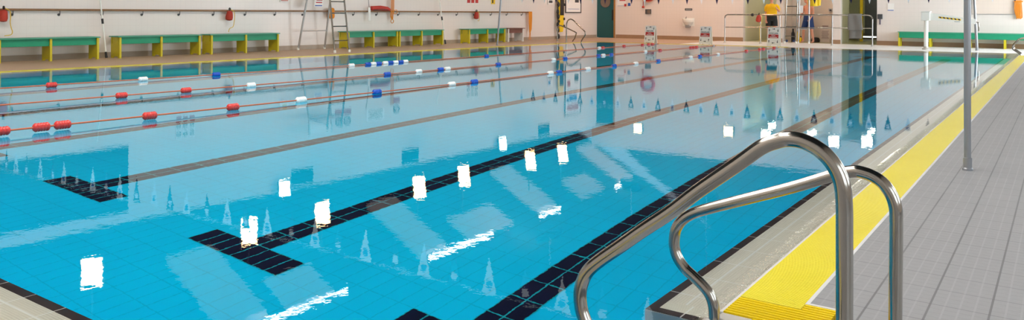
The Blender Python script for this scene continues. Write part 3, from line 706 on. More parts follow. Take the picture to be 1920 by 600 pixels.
# ------------------------------------------------------------------ lifeguard high chairs
def high_chair(label, f1, f2, r1, r2, tf1, tf2, tr1, tr2, rungs, H, sign=None):
    """front ladder feet f1,f2 and rear feet r1,r2; tops given at seat height H"""
    base = ((Vector(f1) + Vector(f2) + Vector(r1) + Vector(r2)) / 4).to_3d(); base.z = .004
    t = thing('lifeguard_chair', label, 'lifeguard chair', base)
    v = lambda p, z=0: Vector((p[0], p[1], z)) - Vector((base.x, base.y, 0))
    F = [(v(f1), v(tf1, H)), (v(f2), v(tf2, H))]; Rr = [(v(r1), v(tr1, H)), (v(r2), v(tr2, H))]
    for p, q in F:
        m = MB(); m.tube([p + (q - p) * .02, p + (q - p) * .5, q, q + Vector((0, 0, .12))], .024, 12); m.build('ladder_rail', M['steel'], t)
    for p, q in Rr:
        m = MB(); m.tube([p + (q - p) * .02, q, q + Vector((0, 0, .45))], .028, 12); m.build('rear_leg', M['steel_dull'], t)
    for p, q in F + Rr:
        m = MB(); m.lathe([(.036, 0), (.036, .05), (.03, .07)], p + Vector((0, 0, .001)), seg=12); m.build('rubber_foot', M['offwhite'], t)
    for z in rungs:
        k = z / H; a, c = (p + (q - p) * k for p, q in F)
        m = MB(); m.tube([a, c], .017, 10); m.build('rung', M['steel'], t)
    for k in (.285, .96):
        a, c = (p + (q - p) * k for p, q in Rr)
        m = MB(); m.tube([a, c], .018, 10); m.build('cross_bar', M['steel_dull'], t)
    c4 = [F[0][1] * .45 + Rr[0][1] * .55, F[1][1] * .45 + Rr[1][1] * .55, Rr[1][1], Rr[0][1]]
    for (a, _), c_ in ((Rr[0], F[0]), (Rr[1], F[1])):
        m = MB(); m.tube([(a + (Rr[0][1] - Rr[0][0] if a == Rr[0][0] else Rr[1][1] - Rr[1][0])), c_[1]], .022, 10); m.build('top_bar', M['steel_dull'], t)
    m = MB(); m.prism([(p.x, p.y) for p in c4], (0, 0, H - .03), (1, 0, 0), (0, 1, 0), (0, 0, .045)); m.build('seat', M['white'], t)
    a, c = Rr[0][1], Rr[1][1]
    m = MB(); m.bar(a + Vector((0, 0, .33)), c + Vector((0, 0, .33)), .02, .22); m.build('backrest', M['white'], t)
    return t, Rr
ch, Rr = high_chair('steel lifeguard high chair with ladder standing on the tan deck', (-14.77, 13.12), (-14.78, 13.66), (-16.72, 13.50), (-16.68, 14.45),
    (-15.07, 13.14), (-15.08, 13.66), (-16.36, 13.62), (-16.30, 14.40), (.323, .711, 1.07, 1.385, 1.70), 1.95)
t = thing('rules_notice', 'white notice with red and blue print tied to the left high chair', 'notice', (-16.38, 13.95, 1.25), LROT)
m = MB(); m.prism([(-.16, 0), (.14, 0), (.18, .3), (-.12, .3)], (0, 0, 0), (1, 0, 0), (0, 0, 1), (0, -.01, 0)); m.build('sheet', M['paper'], t)
m = MB(); m.box(-.13, .12, -.013, -.010, .02, .05); m.build('blue_print', M['signblue'], t)
m = MB(); m.box(-.10, .12, -.013, -.010, .11, .14); m.box(-.08, .13, -.013, -.010, .18, .20); m.build('red_print', M['signred'], t)
ch2, R2r = high_chair('steel lifeguard high chair with ladder in front of the swimmer in blue shorts', (-7.43, 29.0), (-7.04, 29.12), (-6.98, 29.22), (-6.62, 29.34),
    (-7.36, 29.05), (-6.98, 29.15), (-6.94, 29.24), (-6.62, 29.34), (.264, .63, 1.058, 1.403), 1.9)
t = thing('hung_jacket', 'yellow jacket hung at the back of the far high chair', 'jacket', (-6.47, 29.56, 1.42))
m = MB(); m.tube([(-.19, 0, .02), (-.18, -.01, .2), (-.19, 0, .45), (-.12, 0, .62)], [.06, .08, .09, .05], 10); m.tube([(.15, 0, .02), (.15, -.01, .2), (.17, 0, .45), (.1, 0, .62)], [.06, .08, .09, .05], 10)
m.tube([(-.02, 0, .0), (-.02, -.01, .25), (-.02, 0, .5), (-.02, 0, .66)], [.15, .16, .15, .08], 12); m.build('fabric', M['ylw'], t)

# ------------------------------------------------------------------ lane signs
def lane_sign(label, x, y, lane, way, cw, rotz=0.):
    t = thing('lane_sign', label, 'floor sign', (x, y, .004), rotz, 'lane signs along the far end'); w, h = .41, .66
    for s, nm in ((-1, 'front_panel'), (1, 'back_panel')):
        m = MB(); m.prism([(-w / 2, 0), (-w / 2 + .06, 0), (-w / 2 + .07, .035), (w / 2 - .07, .035), (w / 2 - .06, 0), (w / 2, 0), (w / 2, h - .02), (w / 2 - .03, h), (-w / 2 + .03, h), (-w / 2, h - .02)],
                          (0, s * .13, 0), (1, 0, 0), (0, -s * .17, .985), (0, s * .016, 0)); m.build(nm, M['paper'], t)
    fp = lambda x, z: Vector((x, -.13 - .016 + .17 * z - .002, z * .985 + .001))
    sl = atan2(.985, .17)
    def rect(name, x0, x1, z0, z1, mat):
        m = MB(); a = [fp(x0, z0), fp(x1, z0), fp(x1, z1), fp(x0, z1)]; k = Vector((0, .003, 0))
        m.faces([*a, *[p + k for p in a]], [(0, 1, 2, 3), (7, 6, 5, 4), (0, 4, 5, 1), (1, 5, 6, 2), (2, 6, 7, 3), (3, 7, 4, 0)]); return m.build(name, mat, t)
    rect('red_panel', -.17, .17, .285, .415, M['signred'])
    def arrow(cx, cz, dx, dz, ln=.10):
        m = MB(); px, pz = -dz, dx; q = lambda a, c: fp(cx + dx * a + px * c, cz + dz * a + pz * c) - Vector((0, .001, 0))
        m.faces([q(-ln / 2, -.008), q(ln * .1, -.008), q(ln * .1, .008), q(-ln / 2, .008)], [(0, 1, 2, 3)])
        m.faces([q(ln * .05, -.028), q(ln / 2, 0), q(ln * .05, .028)], [(0, 1, 2)]); m.build('arrow', M['ink'], t)
    s = 1 if cw else -1
    arrow(0, .605, s, 0); arrow(0, .12, -s, 0)
    for z in (.555, .17): arrow(-.145, z, 0, s); arrow(.145, z, 0, -s)
    text('lane_name', lane, .055 if len(lane) < 10 else .048, M['ink'], t, fp(0, .455) - Vector((0, .002, 0)), (sl, 0, 0), bold=.0015)
    text('lettering', 'Swim\n' + way, .060 if len(way) < 10 else .049, M['paper'], t, fp(0, .345) - Vector((0, .003, 0)), (sl, 0, 0), bold=.0006)
lane_sign('white FAST LANE folding sign standing in front of the pink wall by the door', -11.30, 25.45, 'FAST LANE', 'Clockwise', True)
lane_sign('white MEDIUM LANE folding sign below the drinking fountain', -9.22, 25.60, 'MEDIUM LANE', 'Anticlockwise', False)
lane_sign('white SLOW LANE folding sign before the man in the yellow shirt', -6.86, 25.80, 'SLOW LANE', 'Clockwise', True)

# ------------------------------------------------------------------ far wall: door and fittings
d = struct(thing('door_1', 'tall teal door with round window in ochre frame', 'door', (-15.5, YF, .0)))
m = MB(); m.box(-.43, .44, .05, .10, .02, 2.25); m.build('door_leaf', M['teal'], d)
m = MB(); m.box(-.43, .44, .05, .10, 2.31, 3.85); m.build('overpanel', M['teal'], d)
m = MB(); m.box(-.52, -.44, -.02, .16, 0, 3.9); m.box(.445, .52, -.02, .16, 0, 3.9); m.box(-.44, .445, -.02, .16, 2.255, 2.305); m.box(-.52, .52, -.02, .16, 3.855, 3.92); m.build('door_frame', M['ochre'], d)
m = MB(); m.lathe([(.25, 0), (.25, .02)], (.0, .055, 1.60), (0, -1, 0), 28); m.build('round_window', M['amber'], d)
m = MB(); m.torus((0, .045, 1.60), .25, .015, (0, 1, 0), 28, 6); m.build('window_rim', M['dkgrey'], d)
m = MB(); m.box(.33, .40, .03, .05, .78, 1.25); m.build('push_plate', M['black'], d)
m = MB(); m.box(-.6, .6, .2, .3, 0, 3.95); m.build('backing', M['dkgrey'], d)

board('safety_notice', 'white notice with red heading on the wall right of the teal door', 'notice', (-14.68, YF - .003, 1.40), 0, .44, .62, M['paper'],
      bars=[(-.19, .20, .24, .28, M['signred']), (-.19, .19, .02, .03, M['signblue']), (-.15, .15, .38, .52, M['dkgrey'])])
board('wall_tag', 'small red square tag under the notice by the teal door', 'tag', (-14.39 - .09, YF - .019, 1.40), 0, .10, .11, M['signred'])
board('wall_tag', 'small blue square tag right of the red one', 'tag', (-14.30, YF - .003, 1.42), 0, .12, .13, M['badge'])
t = thing('alarm_box', 'small dark alarm box below the red toggle on the pink wall', 'box', (-13.38, YF - .002, 1.08))
m = MB(); m.box(-.13, .13, -.06, 0, 0, .2); m.build('case', M['dkgrey'], t, bevel=.006)
m = MB(); m.box(-.03, .11, -.066, -.059, .03, .17); m.build('cover', M['amber'], t)
t = thing('lifebuoy', 'big red lifebuoy hung high on the pink wall', 'lifebuoy', (-13.36, YF - .08, 1.95))
m = MB(); m.torus((0, 0, 0), .27, .075, (0, 1, 0), 32, 12); m.build('ring', M['redfoam'], t)
m = MB()
for a in (45, 135, 225, 315):
    c = Vector((cos(radians(a)) * .27, 0, sin(radians(a)) * .27)); tx = Vector((-sin(radians(a)), 0, cos(radians(a)))); m.tube([c - tx * .03, c + tx * .03], .079, 14)
m.build('band', M['red'], t)
m = MB(); m.tube(smooth([(-.27, -.03, -.24), (-.2, -.05, -.33), (.1, -.05, -.37), (.3, -.03, -.22)], 4), .008, 6); m.build('rope', M['orange'], t)
t = thing('emergency_toggle', 'small red hanging toggle left of the lifebuoy', 'toggle', (-13.62, YF - .03, 1.37))
m = MB(); m.tube([(0, 0, .03), (.01, 0, .24)], .015, 6); m.build('cord', M['red'], t)
m = MB(); m.lathe([(.02, .06), (.07, .0), (.05, -.03), (.02, -.04)], (0, 0, .0), seg=10); m.build('handle', M['red'], t)
board('wall_plate', 'small grey direction plate above the drinking fountain', 'plate', (-11.56, YF - .003, 1.235), 0, .32, .085, M['dkgrey'], bars=[(-.12, .14, .02, .065, M['steel_dull'])])
t = thing('drinking_fountain', 'white drinking fountain fixed on the pink wall', 'fountain', (-11.55, YF - .001, .52))
m = MB(); n = 18
prof = [(.10, -.02), (.17, .05), (.235, .16), (.25, .25), (.245, .29), (.20, .28), (.16, .22), (.0, .20)]
for i in range(len(prof) - 1):
    for k in range(n):
        a0, a1 = pi + pi * k / n, pi + pi * (k + 1) / n
        P = lambda r, z, a: (r * cos(a), r * sin(a) * 1.15, z + .08)
        m.quad(P(*prof[i], a0), P(*prof[i], a1), P(*prof[i + 1], a1), P(*prof[i + 1], a0))
m.box(-.25, .25, -.03, 0, .06, .40); m.build('basin', M['offwhite'], t)
m = MB(); m.box(-.09, .09, -.17, -.002, .0, .13); m.build('trap_cover', M['steel_dull'], t, bevel=.015)
m = MB(); m.tube(smooth([(-.08, -.1, .36), (-.08, -.1, .42), (-.04, -.16, .44)], 4), .012, 8); m.build('spout', M['steel'], t)
# right part of the far wall
board('wall_plate', 'white plate with blue line on the wall right of the passage', 'plate', (-3.85, YF - .003, 1.26), 0, .2, .26, M['paper'], bars=[(-.10, .10, .0, .025, M['signblue'])])
t = thing('hand_brush', 'dark blue long handled brush hung on the wall beside the passage', 'brush', (-4.20, YF - .002, .75))
m = MB(); m.tube([(0, -.03, 0), (0, -.03, .22)], .018, 8); m.build('handle', M['navy'], t)
m = MB(); m.box(-.085, .085, -.06, -.005, .2, .38); m.build('head', M['dkgrey'], t, bevel=.012)
board('white_board', 'large pale board in thin grey frame on the far wall above the bench', 'board', (-.69, YF - .003, 1.14), 0, 1.24, 1.0, M['wallpink'], frame=.02, fmat=M['steel_dull'])
t = thing('throw_rope', 'bundle of orange rope hung on the far wall at the right border', 'rope', (.02, YF - .06, 1.0))
m = MB()
for k in range(6):
    x = -.08 + k * .03
    m.tube(smooth([(x, 0, .62), (x - .01, -.02, .3), (x * .6 + .02, -.03 - .008 * (k % 2), .05 + .02 * (k % 3)), (x + .05, -.02, .02 + .03 * (k % 2)), (x + .04, 0, .3), (x + .02, 0, .62)], 4), .014, 6)
m.build('coils', M['orange'], t)
m = MB(); m.tube([(-.12, -.01, .58), (.14, -.01, .58)], .02, 8); m.build('tie', M['orange'], t)

# ------------------------------------------------------------------ pool hoist
t = thing('pool_hoist', 'white swivel pool hoist with hazard stripes on its arm', 'hoist', (-2.35, 26.9, .004))
m = MB(); m.tube([(0, 0, .04), (0, 0, .95)], .062, 20); m.build('post', M['offwhite'], t)
m = MB(); m.lathe([(.115, 0), (.115, .03), (.07, .06), (.065, .1)], (0, 0, 0)); m.build('base_plate', M['concrete'], t)
m = MB(); m.box(-.13, .12, -.12, .12, .93, 1.21); m.build('head_box', M['offwhite'], t, bevel=.012)
m = MB(); m.box(-.15, .14, -.14, .14, 1.21, 1.235); m.build('cover', M['white'], t)
m = MB(); m.prism([(.12, 1.175), (.12, .95), (.75, .90), (1.37, .83), (1.40, .985), (.75, 1.09)], (0, -.05, 0), (1, 0, 0), (0, 0, 1), (0, .10, 0)); m.build('arm', M['offwhite'], t, bevel=.008)
m = MB(); m.prism([(.36, 1.065), (.98, .99), (.98, .94), (.36, 1.015)], (0, -.051, 0), (1, 0, 0), (0, 0, 1), (0, -.004, 0))
st = m.build('hazard_tape', M['signyellow'], t)
for k in range(6):
    x = .37 + k * .105; z = 1.065 - (x - .36) * .121
    m = MB(); m.prism([(x, z), (x + .045, z - .005), (x + .075, z - .058), (x + .03, z - .052)], (0, -.0555, 0), (1, 0, 0), (0, 0, 1), (0, -.002, 0)); m.build('black_stripe', M['ink'], st)
m = MB(); m.box(.80, .95, -.054, -.051, .90, .912); m.build('maker_plate', M['dkgrey'], t)
m = MB(); m.tube(smooth([(1.38, 0, .9), (1.44, 0, .88), (1.46, 0, .8), (1.46, 0, .62)], 4), .02, 10); m.build('hook', M['steel'], t)

# ------------------------------------------------------------------ steel railing with towel
t = thing('steel_railing', 'two bar steel railing before the far openings', 'railing', (-9.40, 28.0, .004))
m = MB(); m.tube(smooth([(0, 0, .94), (.02, 0, 1.02), (.10, 0, 1.07)], 4) + [(5.05, .25, 1.09)] + smooth([(5.05, .25, 1.09), (5.15, .255, 1.05), (5.2, .26, .96)], 4), .024, 12); m.build('top_rail', M['steel'], t)
m = MB(); m.tube([(0, 0, .59), (5.2, .26, .63)], .019, 12); m.build('mid_rail', M['steel'], t)
for x in (0, 1.35, 2.05, 3.88, 5.2):
    y = x * .05; zt = .95 if x in (0, 5.2) else 1.06
    m = MB(); m.tube([(x, y, .0), (x, y, zt)], .022, 12); m.build('post', M['steel_dull'], t)
    m = MB(); m.lathe([(.05, 0), (.05, .012), (.028, .03)], (x, y, 0), seg=12); m.build('foot_plate', M['steel_dull'], t)
m = MB(); m.lathe([(.055, -.03), (.06, 0), (.055, .03)], (1.05, .05, 1.07), (0, 1, 0), 14); m.build('end_stop', M['black'], t)
m = MB(); nx, nz = 12, 60; V = {}
x0 = -4.99; yb0 = 28.0 + (x0 + .25 + 9.4) * .05
for i in range(nx + 1):
    for k in range(nz + 1):
        u = i / nx; s = k / nz                   # over the bar, front side longer
        wv = .012 * sin(u * 9 + s * 3)
        if s < .62: p = (x0 + u * .45 + .04 * (1 - s / .62) * u, yb0 - .034 - wv - .01 * (1 - s / .62), .56 + (1.10 - .56) * s / .62)
        elif s < .68: a = (s - .62) / .06 * pi; p = (x0 + u * .45, yb0 + .002 - (.050 + wv * (1 - 2 * (s - .62) / .06)) * cos(a), 1.10 + .038 * sin(a))
        else: p = (x0 + .02 + u * .42, yb0 + .047 + wv, 1.10 - .84 * (s - .68) / .32)
        V[i, k] = m.b.verts.new(p)
for (i, k), q in V.items(): q.co.y += (i / nx - .5) * .45 * .05 + (-.012 if k / nz < .62 else .006 if k / nz >= .68 else 0)
for i in range(nx):
    for k in range(nz): m.b.faces.new([V[i, k], V[i + 1, k], V[i + 1, k + 1], V[i, k + 1]])
o = tag(m.build('towel', M['towel'], angle=80), 'grey towel draped over the right end of the steel railing', 'towel')
sd = o.modifiers.new('thick', 'SOLIDIFY'); sd.thickness = .010; sd.offset = 0

# ------------------------------------------------------------------ lane ropes
LR = 'lane ropes with coloured floats'
def zrope(y): return .012 + max(0, (8 - y) * .006)
def lane_rope(label, x, floats):
    t = thing('lane_rope', label, 'lane rope', (x, 0, 0), 0, LR)
    pts = [(0, y, zrope(y)) for y in [0, 2, 4, 6, 8, 12, 16, 20, 24, L + .2]]
    m = MB(); m.tube(pts, .0085, 8); m.build('cable', M['rope'], t)
    m = MB(); m.lathe([(.02, 0), (.035, .03), (.035, .12), (.02, .15)], (0, L - .1, .012), (0, 1, 0), 10); m.build('anchor', M['steel_dull'], t)
    for c, y in floats:
        m = MB(); r = .041; z = zrope(y)
        prof = [(.016, -.075), (.030, -.068), (r, -.055)]
        for q in (-.035, -.012, .012, .035): prof += [(r, q - .008), (r * .86, q - .003), (r * .86, q + .003), (r, q + .008)]
        prof += [(r, .055), (.030, .068), (.016, .075)]
        m.lathe(prof, (0, y, z), (0, 1, 0), 14)
        m.build('float', M[{'r': 'redplastic', 'w': 'whiteplastic', 'b': 'blueplastic'}[c]], t, angle=50)
lane_rope('lane rope farthest out, nearest to the tan deck and benches', -10.754, [('r', 4.04), ('w', 5.43), ('b', 6.76), ('w', 9.93), ('b', 10.4), ('w', 10.56), ('b', 10.72), ('w', 10.92), ('b', 11.08), ('w', 11.24), ('b', 11.40), ('w', 11.56), ('b', 14.57), ('w', 20.5), ('r', 20.75), ('r', 22.21), ('r', 23.61), ('r', 24.1), ('r', 24.42)])
lane_rope('middle one of the three lane ropes', -8.603, [('r', 3.91), ('r', 4.82), ('w', 5.88), ('b', 8.76), ('w', 9.6), ('b', 10.23), ('w', 10.44), ('b', 12.13), ('w', 14.35), ('b', 14.88), ('b', 16.55), ('w', 16.81), ('b', 17.25), ('w', 19.34), ('r', 20.34), ('r', 22.7), ('r', 22.92), ('r', 23.19)])
lane_rope('lane rope nearest to the open lanes, with three red floats close together at left', -6.4525, [('r', 1.64), ('r', 1.98), ('r', 2.17), ('r', 3.04), ('r', 4.04), ('w', 5.02), ('b', 6.34), ('w', 7.96), ('b', 8.53), ('w', 10.82), ('b', 11.12), ('w', 12.21), ('b', 13.32), ('w', 14.35), ('b', 15.52), ('w', 17.46), ('b', 18.07), ('w', 19.37), ('r', 21.72), ('r', 22.95), ('r', 23.32), ('r', 24.42)])

# ------------------------------------------------------------------ bunting
def bunting(label, y, xs, zc, x0, x1, white_first):
    t = thing('flag_bunting', label, 'bunting', (0, y, 0))
    n = 40; m = MB(); m.tube([(x0 + (x1 - x0) * i / n, 0, zc(x0 + (x1 - x0) * i / n)) for i in range(n + 1)], .005, 6); m.build('cord', M['white'], t)
    for i, x in enumerate(xs):
        z = zc(x); wh = (i % 2 == 0) == white_first; tilt = .02 * sin(i * 1.7)
        m = MB(); m.prism([(-.095, 0), (.095, 0), (.0, -.36)], (x, tilt, z), (1, 0, 0), (0, 0, 1), (0, .004, 0))
        f = m.build('flag', M['wflag'] if wh else M['navy'], t)
        m = MB()
        for s in (-.001, .005): m.lathe([(.045, 0), (.045, .001)], (x, tilt + s, z - .10), (0, -1, 0), 14)
        m.build('badge', M['badge'] if wh else M['wflag'], f)
bunting('string of white and navy pennants over the far end of the pool', 20.0, [-13.38 + k * .4435 for k in range(32)], lambda x: 1.735 + .0011 * (x + 7) ** 2, -14.17, 5.55, True)
bunting('string of white and navy pennants over the near end, mirrored in the water', 5.0, [-15.04 + k * .4435 for k in range(34)], lambda x: 1.75 + .0009 * (x + 6) ** 2, LW(5).x + .02, .73, True)

# ------------------------------------------------------------------ notice stand, bottles and bits in the niche
t = thing('notice_stand', 'pale notice stand with lines of text beside the swimmer', 'floor sign', (-6.33, 30.55, .004))
m = MB(); m.box(-.16, .18, -.01, .015, .02, .70); m.build('panel', M['wallpink'], t)
m = MB()
m.box(-.10, .12, -.013, -.010, .63, .66); m.box(-.09, .09, -.013, -.010, .55, .58)
for k in range(9): m.box(-.13 + .01 * (k % 3), .15 - .012 * (k % 4), -.013, -.010, .16 + k * .036, .172 + k * .036)
m.build('printed_lines', M['brown'], t)
m = MB(); m.tube([(-.12, .02, .5), (-.12, .25, .0)], .012, 6); m.tube([(.14, .02, .5), (.14, .25, .0)], .012, 6); m.build('back_leg', M['steel_dull'], t)
def bottle(label, x, y, h, r, mat, capmat):
    t = thing('cleaning_bottle', label, 'bottle', (x, y, .004), 0, 'bottles standing in the niche')
    m = MB(); m.lathe([(r * .9, 0), (r, .02), (r, h * .66), (r * .5, h * .82), (r * .4, h * .86)], (0, 0, 0), seg=14); m.build('body', mat, t)
    m = MB(); m.lathe([(r * .45, h * .86), (r * .5, h), (r * .3, h + .01)], (0, 0, 0), seg=12); m.build('cap', capmat, t)
bottle('black bottle on the floor behind the ladder of the far high chair', -7.47, 30.3, .52, .07, M['black'], M['black'])
bottle('tall yellow bottle on the floor behind the far high chair', -7.30, 30.35, .5, .075, M['ylw'], M['white'])
bottle('small yellow and black bottle by the feet of the swimmer', -7.12, 30.1, .24, .05, M['ylw'], M['black'])
for i, (x, y, lab) in enumerate(((-7.72 + .12, 29.9, 'dark blue shoe on the floor, left one behind the far high chair'), (-7.36, 30.0, 'dark blue shoe on the floor, right one behind the far high chair'))):
    t = thing('shoe', lab, 'shoe', (x, y, .004), .3, 'shoes on the niche floor')
    m = MB(); m.tube([(0, .12, .05), (0, .08, .06), (0, -.02, .055), (0, -.1, .04), (0, -.15, .03)], [.03, .05, .045, .042, .02], 12); m.build('upper', M['swim'], t)
    m = MB(); m.box(-.045, .045, -.15, .13, 0, .02); m.build('sole', M['white'], t, bevel=.01)
o = MB(); o.lathe([(.02, 0), (.16, .01), (.17, .10), (.13, .18), (.05, .2)], (0, 0, 0), seg=14)
tag(o.build('kit_bag', M['black'], loc=(-6.74, 30.78, .004)), 'black bag on the floor left of the notice stand', 'bag')
t = thing('wall_switch', 'steel control panel on the niche wall above the notice stand', 'panel', (-6.22, 31.25, 1.22))
m = MB(); m.box(-.14, .14, -.05, 0, .0, .12); m.build('case', M['steel_dull'], t)
m = MB(); m.box(-.10, -.02, -.055, -.05, .03, .08); m.box(.03, .10, -.055, -.05, .03, .08); m.build('button', M['black'], t)
m = MB(); m.tube([(.10, -.03, .12), (.10, -.03, .6)], .02, 8); m.build('pipe', M['white'], t)
o = MB(); o.box(-.055, .055, -.04, .04, 0, 3.4)
t = tag(o.build('passage_post', M['ylw'], loc=(-5.535, 33.2, .004)), 'tall yellow post standing in the passage above the towel', 'post')
o = MB(); o.box(-.25, .24, -.04, .04, .24, 3.2); o.box(.20, .24, -.04, .04, 0, .24)
tag(o.build('passage_door', M['dkgrey'], loc=(-5.23, 33.6, .004)), 'dark half open door leaf at the right side of the passage', 'door leaf')

# ------------------------------------------------------------------ people
def skinned(name, verts, edges, radii, mat, parent, sub=2):
    me = bpy.data.meshes.new(name); me.from_pydata([Vector(v) for v in verts], edges, []); me.materials.append(mat)
    o = bpy.data.objects.new(name, me); COL.objects.link(o)
    if parent: o.parent = parent
    md = o.modifiers.new('skin', 'SKIN'); md.use_smooth_shade = True; md.branch_smoothing = .6
    if not me.skin_vertices: me.skin_vertices.new()
    for v, r in zip(me.skin_vertices[0].data, radii): v.radius = r if isinstance(r, tuple) else (r, r)
    me.skin_vertices[0].data[0].use_root = True
    s = o.modifiers.new('sub', 'SUBSURF'); s.levels = s.render_levels = sub
    return o
def loft(m, rings, seg=20):
    # rings: (centre, rx, ry) stacked upward or along a limb
    vs = []
    for c, rx, ry in rings: vs += [Vector(c) + Vector((rx * cos(2 * pi * k / seg), ry * sin(2 * pi * k / seg), 0)) for k in range(seg)]
    n = len(rings)
    m.faces(vs, [(i * seg + k, i * seg + (k + 1) % seg, (i + 1) * seg + (k + 1) % seg, (i + 1) * seg + k) for i in range(n - 1) for k in range(seg)] + [tuple(range(seg))[::-1], tuple(range((n - 1) * seg, n * seg))])
def person(label, loc, rotz, J, shirt, top_mat, shorts_mat, hem, hair, short_r):
    """J: joint positions, feet on z = 0, facing local -Y"""
    t = thing('person', label, 'person', loc, rotz)
    V = []; E = []; Rd = []
    def add(p, r, prev=None):
        V.append(Vector(p)); Rd.append(r); i = len(V) - 1
        if prev is not None: E.append((prev, i))
        return i
    pel = add(J['pelvis'], (.15, .105)); wa = add(J['waist'], (.135, .095), pel); ch = add(J['chest'], (.165, .115), wa)
    nb = add(J['neck'], (.06, .06), ch); nt = add(J['neck'] + Vector((0, -.01, .07)), (.052, .055), nb)
    jaw = add(J['head'] + Vector((0, -.02, -.06)), (.062, .075), nt); sk = add(J['head'] + Vector((0, .0, .03)), (.075, .095), jaw); add(J['head'] + Vector((0, .005, .09)), (.055, .07), sk)
    for s in 'LR':
        sh = add(J['sh' + s], (.062, .06), ch); up = add((J['sh' + s] * .5 + J['el' + s] * .5), .047, sh); el = add(J['el' + s], .038, up); fa = add((J['el' + s] * .6 + J['wr' + s] * .4), .037, el)
        wr = add(J['wr' + s], (.026, .03), fa); d = (J['wr' + s] - J['el' + s]).normalized(); palm = add(J['wr' + s] + d * .06, (.022, .040), wr)
        side = d.cross(Vector((0, 1, 0) if abs(d.y) < .8 else (1, 0, 0))).normalized()
        for k, ln in enumerate((.066, .075, .070, .056)):
            off = side * (k - 1.5) * .020; a = add(V[palm] + d * .035 + off, .010, palm); c = add(V[a] + d * ln * .55 + Vector((0, -.008, 0)), .009, a); add(V[c] + d * ln * .4 + Vector((0, -.018, 0)), .008, c)
        a = add(V[palm] - side * .042 - d * .005, .012, palm); add(V[a] - side * .018 + d * .035, .010, a)
        hp = add(J['hip' + s], (.098, .10), pel); th = add(J['hip' + s] * .5 + J['kn' + s] * .5, .078, hp); kn = add(J['kn' + s], .054, th)
        ca = add(J['kn' + s] * .68 + J['an' + s] * .32, .056, kn); an = add(J['an' + s], .036, ca)
        he = add(J['an' + s] + Vector((0, .03, -.045)), (.036, .032), an); mid = add(J['an' + s] + Vector((0, -.08, -.05)), (.040, .026), an); add(J['an' + s] + Vector((0, -.15, -.058)), (.040, .018), mid)
    body = skinned('body', V, E, Rd, M['skin'], t)
    # face features
    h = J['head']; f = MB()
    f.ball(h + Vector((0, -.112, -.012)), .014, .022, .024, 10, 6)
    for s in (-1, 1): f.ball(h + Vector((s * .08, .0, -.01)), .012, .022, .032, 8, 6)
    f.build('nose_and_ears', M['skin'], body)
    f = MB()
    for s in (-1, 1): f.ball(h + Vector((s * .032, -.098, .018)), .012, .008, .007, 8, 6)
    f.build('eyes', M['ink'], body)
    f = MB(); f.ball(h + Vector((0, -.092, -.062)), .024, .010, .007, 10, 6); f.build('mouth', M['redfoam'], body)
    f = MB(); f.ball(h + Vector((0, .022, .062)), .083, .098, .082, 16, 10); f.build('hair', M['hair'], t)
    if shirt:
        m = MB(); P, Wa, Ch, Nk = J['pelvis'], J['waist'], J['chest'], J['neck']
        loft(m, [(P + Vector((0, 0, .075)), .20, .15), (P + Vector((0, 0, .10)), .205, .152), (Wa, .190, .142), (Wa * .5 + Ch * .5, .19, .142), (Ch, .20, .145), (Ch + Vector((0, 0, .07)), .195, .13), (Nk + Vector((0, 0, -.045)), .15, .105), (Nk + Vector((0, 0, -.01)), .085, .085), (Nk + Vector((0, 0, .012)), .075, .076)])
        for sd_ in 'LR':
            q, e = J['sh' + sd_], J['el' + sd_]; m.tube([q * .45 + (Ch + Vector((0, 0, .06))) * .55, q * .85 + (Ch + Vector((0, 0, .06))) * .15 + Vector((0, 0, -.005)), q * .8 + e * .2, q * .5 + e * .5, q * .28 + e * .72], [.07, .080, .076, .070, .072], 14)
        m.build('shirt', top_mat, t, angle=60)
    m = MB(); P = J['pelvis']
    loft(m, [(P + Vector((0, 0, -.135)), .17, .13), (P + Vector((0, 0, -.06)), .198, .15), (P + Vector((0, 0, .03)), .190, .142), (P + Vector((0, 0, .10)), .178, .132)])
    for sd_ in 'LR':
        q, e = J['hip' + sd_], J['kn' + sd_]; c = q * (1 - hem) + e * hem
        loft(m, [(c, short_r, short_r * 1.08), (c + (q - c) * .1, short_r * .99, short_r * 1.08), (c + (q - c) * .55, short_r * .97, short_r * 1.1), (q, .105, .13), (q + Vector((0, 0, .06)), .08, .11)])
    m.build('shorts', shorts_mat, t, angle=60)
    return t
v = Vector
JA = dict(pelvis=v((0, 0, .97)), waist=v((0, .0, 1.12)), chest=v((0, .0, 1.34)), neck=v((0, .0, 1.49)), head=v((0, -.02, 1.66)),
          shL=v((-.19, 0, 1.42)), elL=v((-.215, .05, 1.13)), wrL=v((-.19, -.06, .90)), shR=v((.19, 0, 1.42)), elR=v((.27, .06, 1.20)), wrR=v((.20, -.14, 1.30)),
          hipL=v((-.10, 0, .90)), knL=v((-.11, -.01, .50)), anL=v((-.11, .02, .085)), hipR=v((.10, 0, .90)), knR=v((.11, -.01, .50)), anR=v((.12, .02, .085)))
person('person in yellow shirt and black shorts standing behind the railing, one arm bent', (-7.80, 28.62, .004), .25, JA, True, M['tshirt'], M['shorts'], .62, 'short', .115)
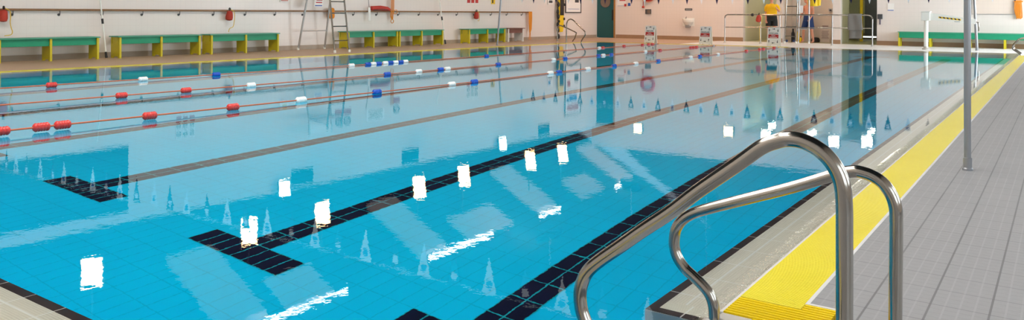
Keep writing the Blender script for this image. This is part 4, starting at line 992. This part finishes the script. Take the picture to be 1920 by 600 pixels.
JB = dict(pelvis=v((.02, 0, .96)), waist=v((.03, -.01, 1.10)), chest=v((.05, -.03, 1.32)), neck=v((.03, -.05, 1.48)), head=v((-.01, -.09, 1.64)),
          shL=v((-.11, -.06, 1.40)), elL=v((-.20, -.05, 1.14)), wrL=v((-.27, -.12, .95)), shR=v((.20, .02, 1.40)), elR=v((.24, .0, 1.14)), wrR=v((.19, -.10, .97)),
          hipL=v((-.07, 0, .88)), knL=v((-.15, -.04, .48)), anL=v((-.22, .03, .085)), hipR=v((.11, 0, .88)), knR=v((.19, -.02, .48)), anR=v((.22, .05, .085)))
person('bare chested person in blue swim shorts standing behind the far high chair', (-6.83, 29.98, .004), -.35, JB, False, None, M['swim'], .84, 'short', .112)
o = MB(); o.box(-.10, .10, -.008, 0, 0, .28)
tag(o.build('paper_sheet', M['paper'], loc=(-6.93, 29.30, 1.16), rotz=.1), 'white sheet fixed at the back of the far high chair before the swimmer', 'paper')

# ------------------------------------------------------------------ camera and render look
cam = bpy.data.cameras.new('camera'); co = bpy.data.objects.new('camera', cam); COL.objects.link(co); scene.camera = co
F, YAW, ROLL, HY = 1477.9, -.61278, .00592, 21.556
cam.sensor_fit = 'HORIZONTAL'; cam.sensor_width = 36.; cam.lens = F / 1920 * 36
fw = Vector((sin(YAW), cos(YAW), 0)); rt = Vector((cos(YAW), -sin(YAW), 0)); up = Vector((0, 0, 1))
R_ = rt * cos(ROLL) + up * sin(ROLL); U_ = up * cos(ROLL) - rt * sin(ROLL)
co.matrix_world = Matrix(((R_.x, U_.x, -fw.x, 1.333), (R_.y, U_.y, -fw.y, -1.50), (R_.z, U_.z, -fw.z, 1.1473), (0, 0, 0, 1)))
cam.shift_y = (HY - 300) / 1920
cam.clip_start = .05; cam.clip_end = 200
w = bpy.data.worlds.new('world'); scene.world = w; w.use_nodes = True
w.node_tree.nodes['Background'].inputs[0].default_value = (.8, .9, 1, 1); w.node_tree.nodes['Background'].inputs[1].default_value = .6
vs = scene.view_settings; vs.view_transform = 'Standard'; vs.look = 'None'; vs.exposure = 0.0; vs.gamma = 1.0; vs.use_curve_mapping = False
cy = scene.cycles; cy.use_denoising = True; cy.max_bounces = 10; cy.diffuse_bounces = 5; cy.glossy_bounces = 6; cy.transmission_bounces = 8
cy.caustics_refractive = True; cy.caustics_reflective = True; cy.sample_clamp_indirect = 8.; cy.blur_glossy = .3
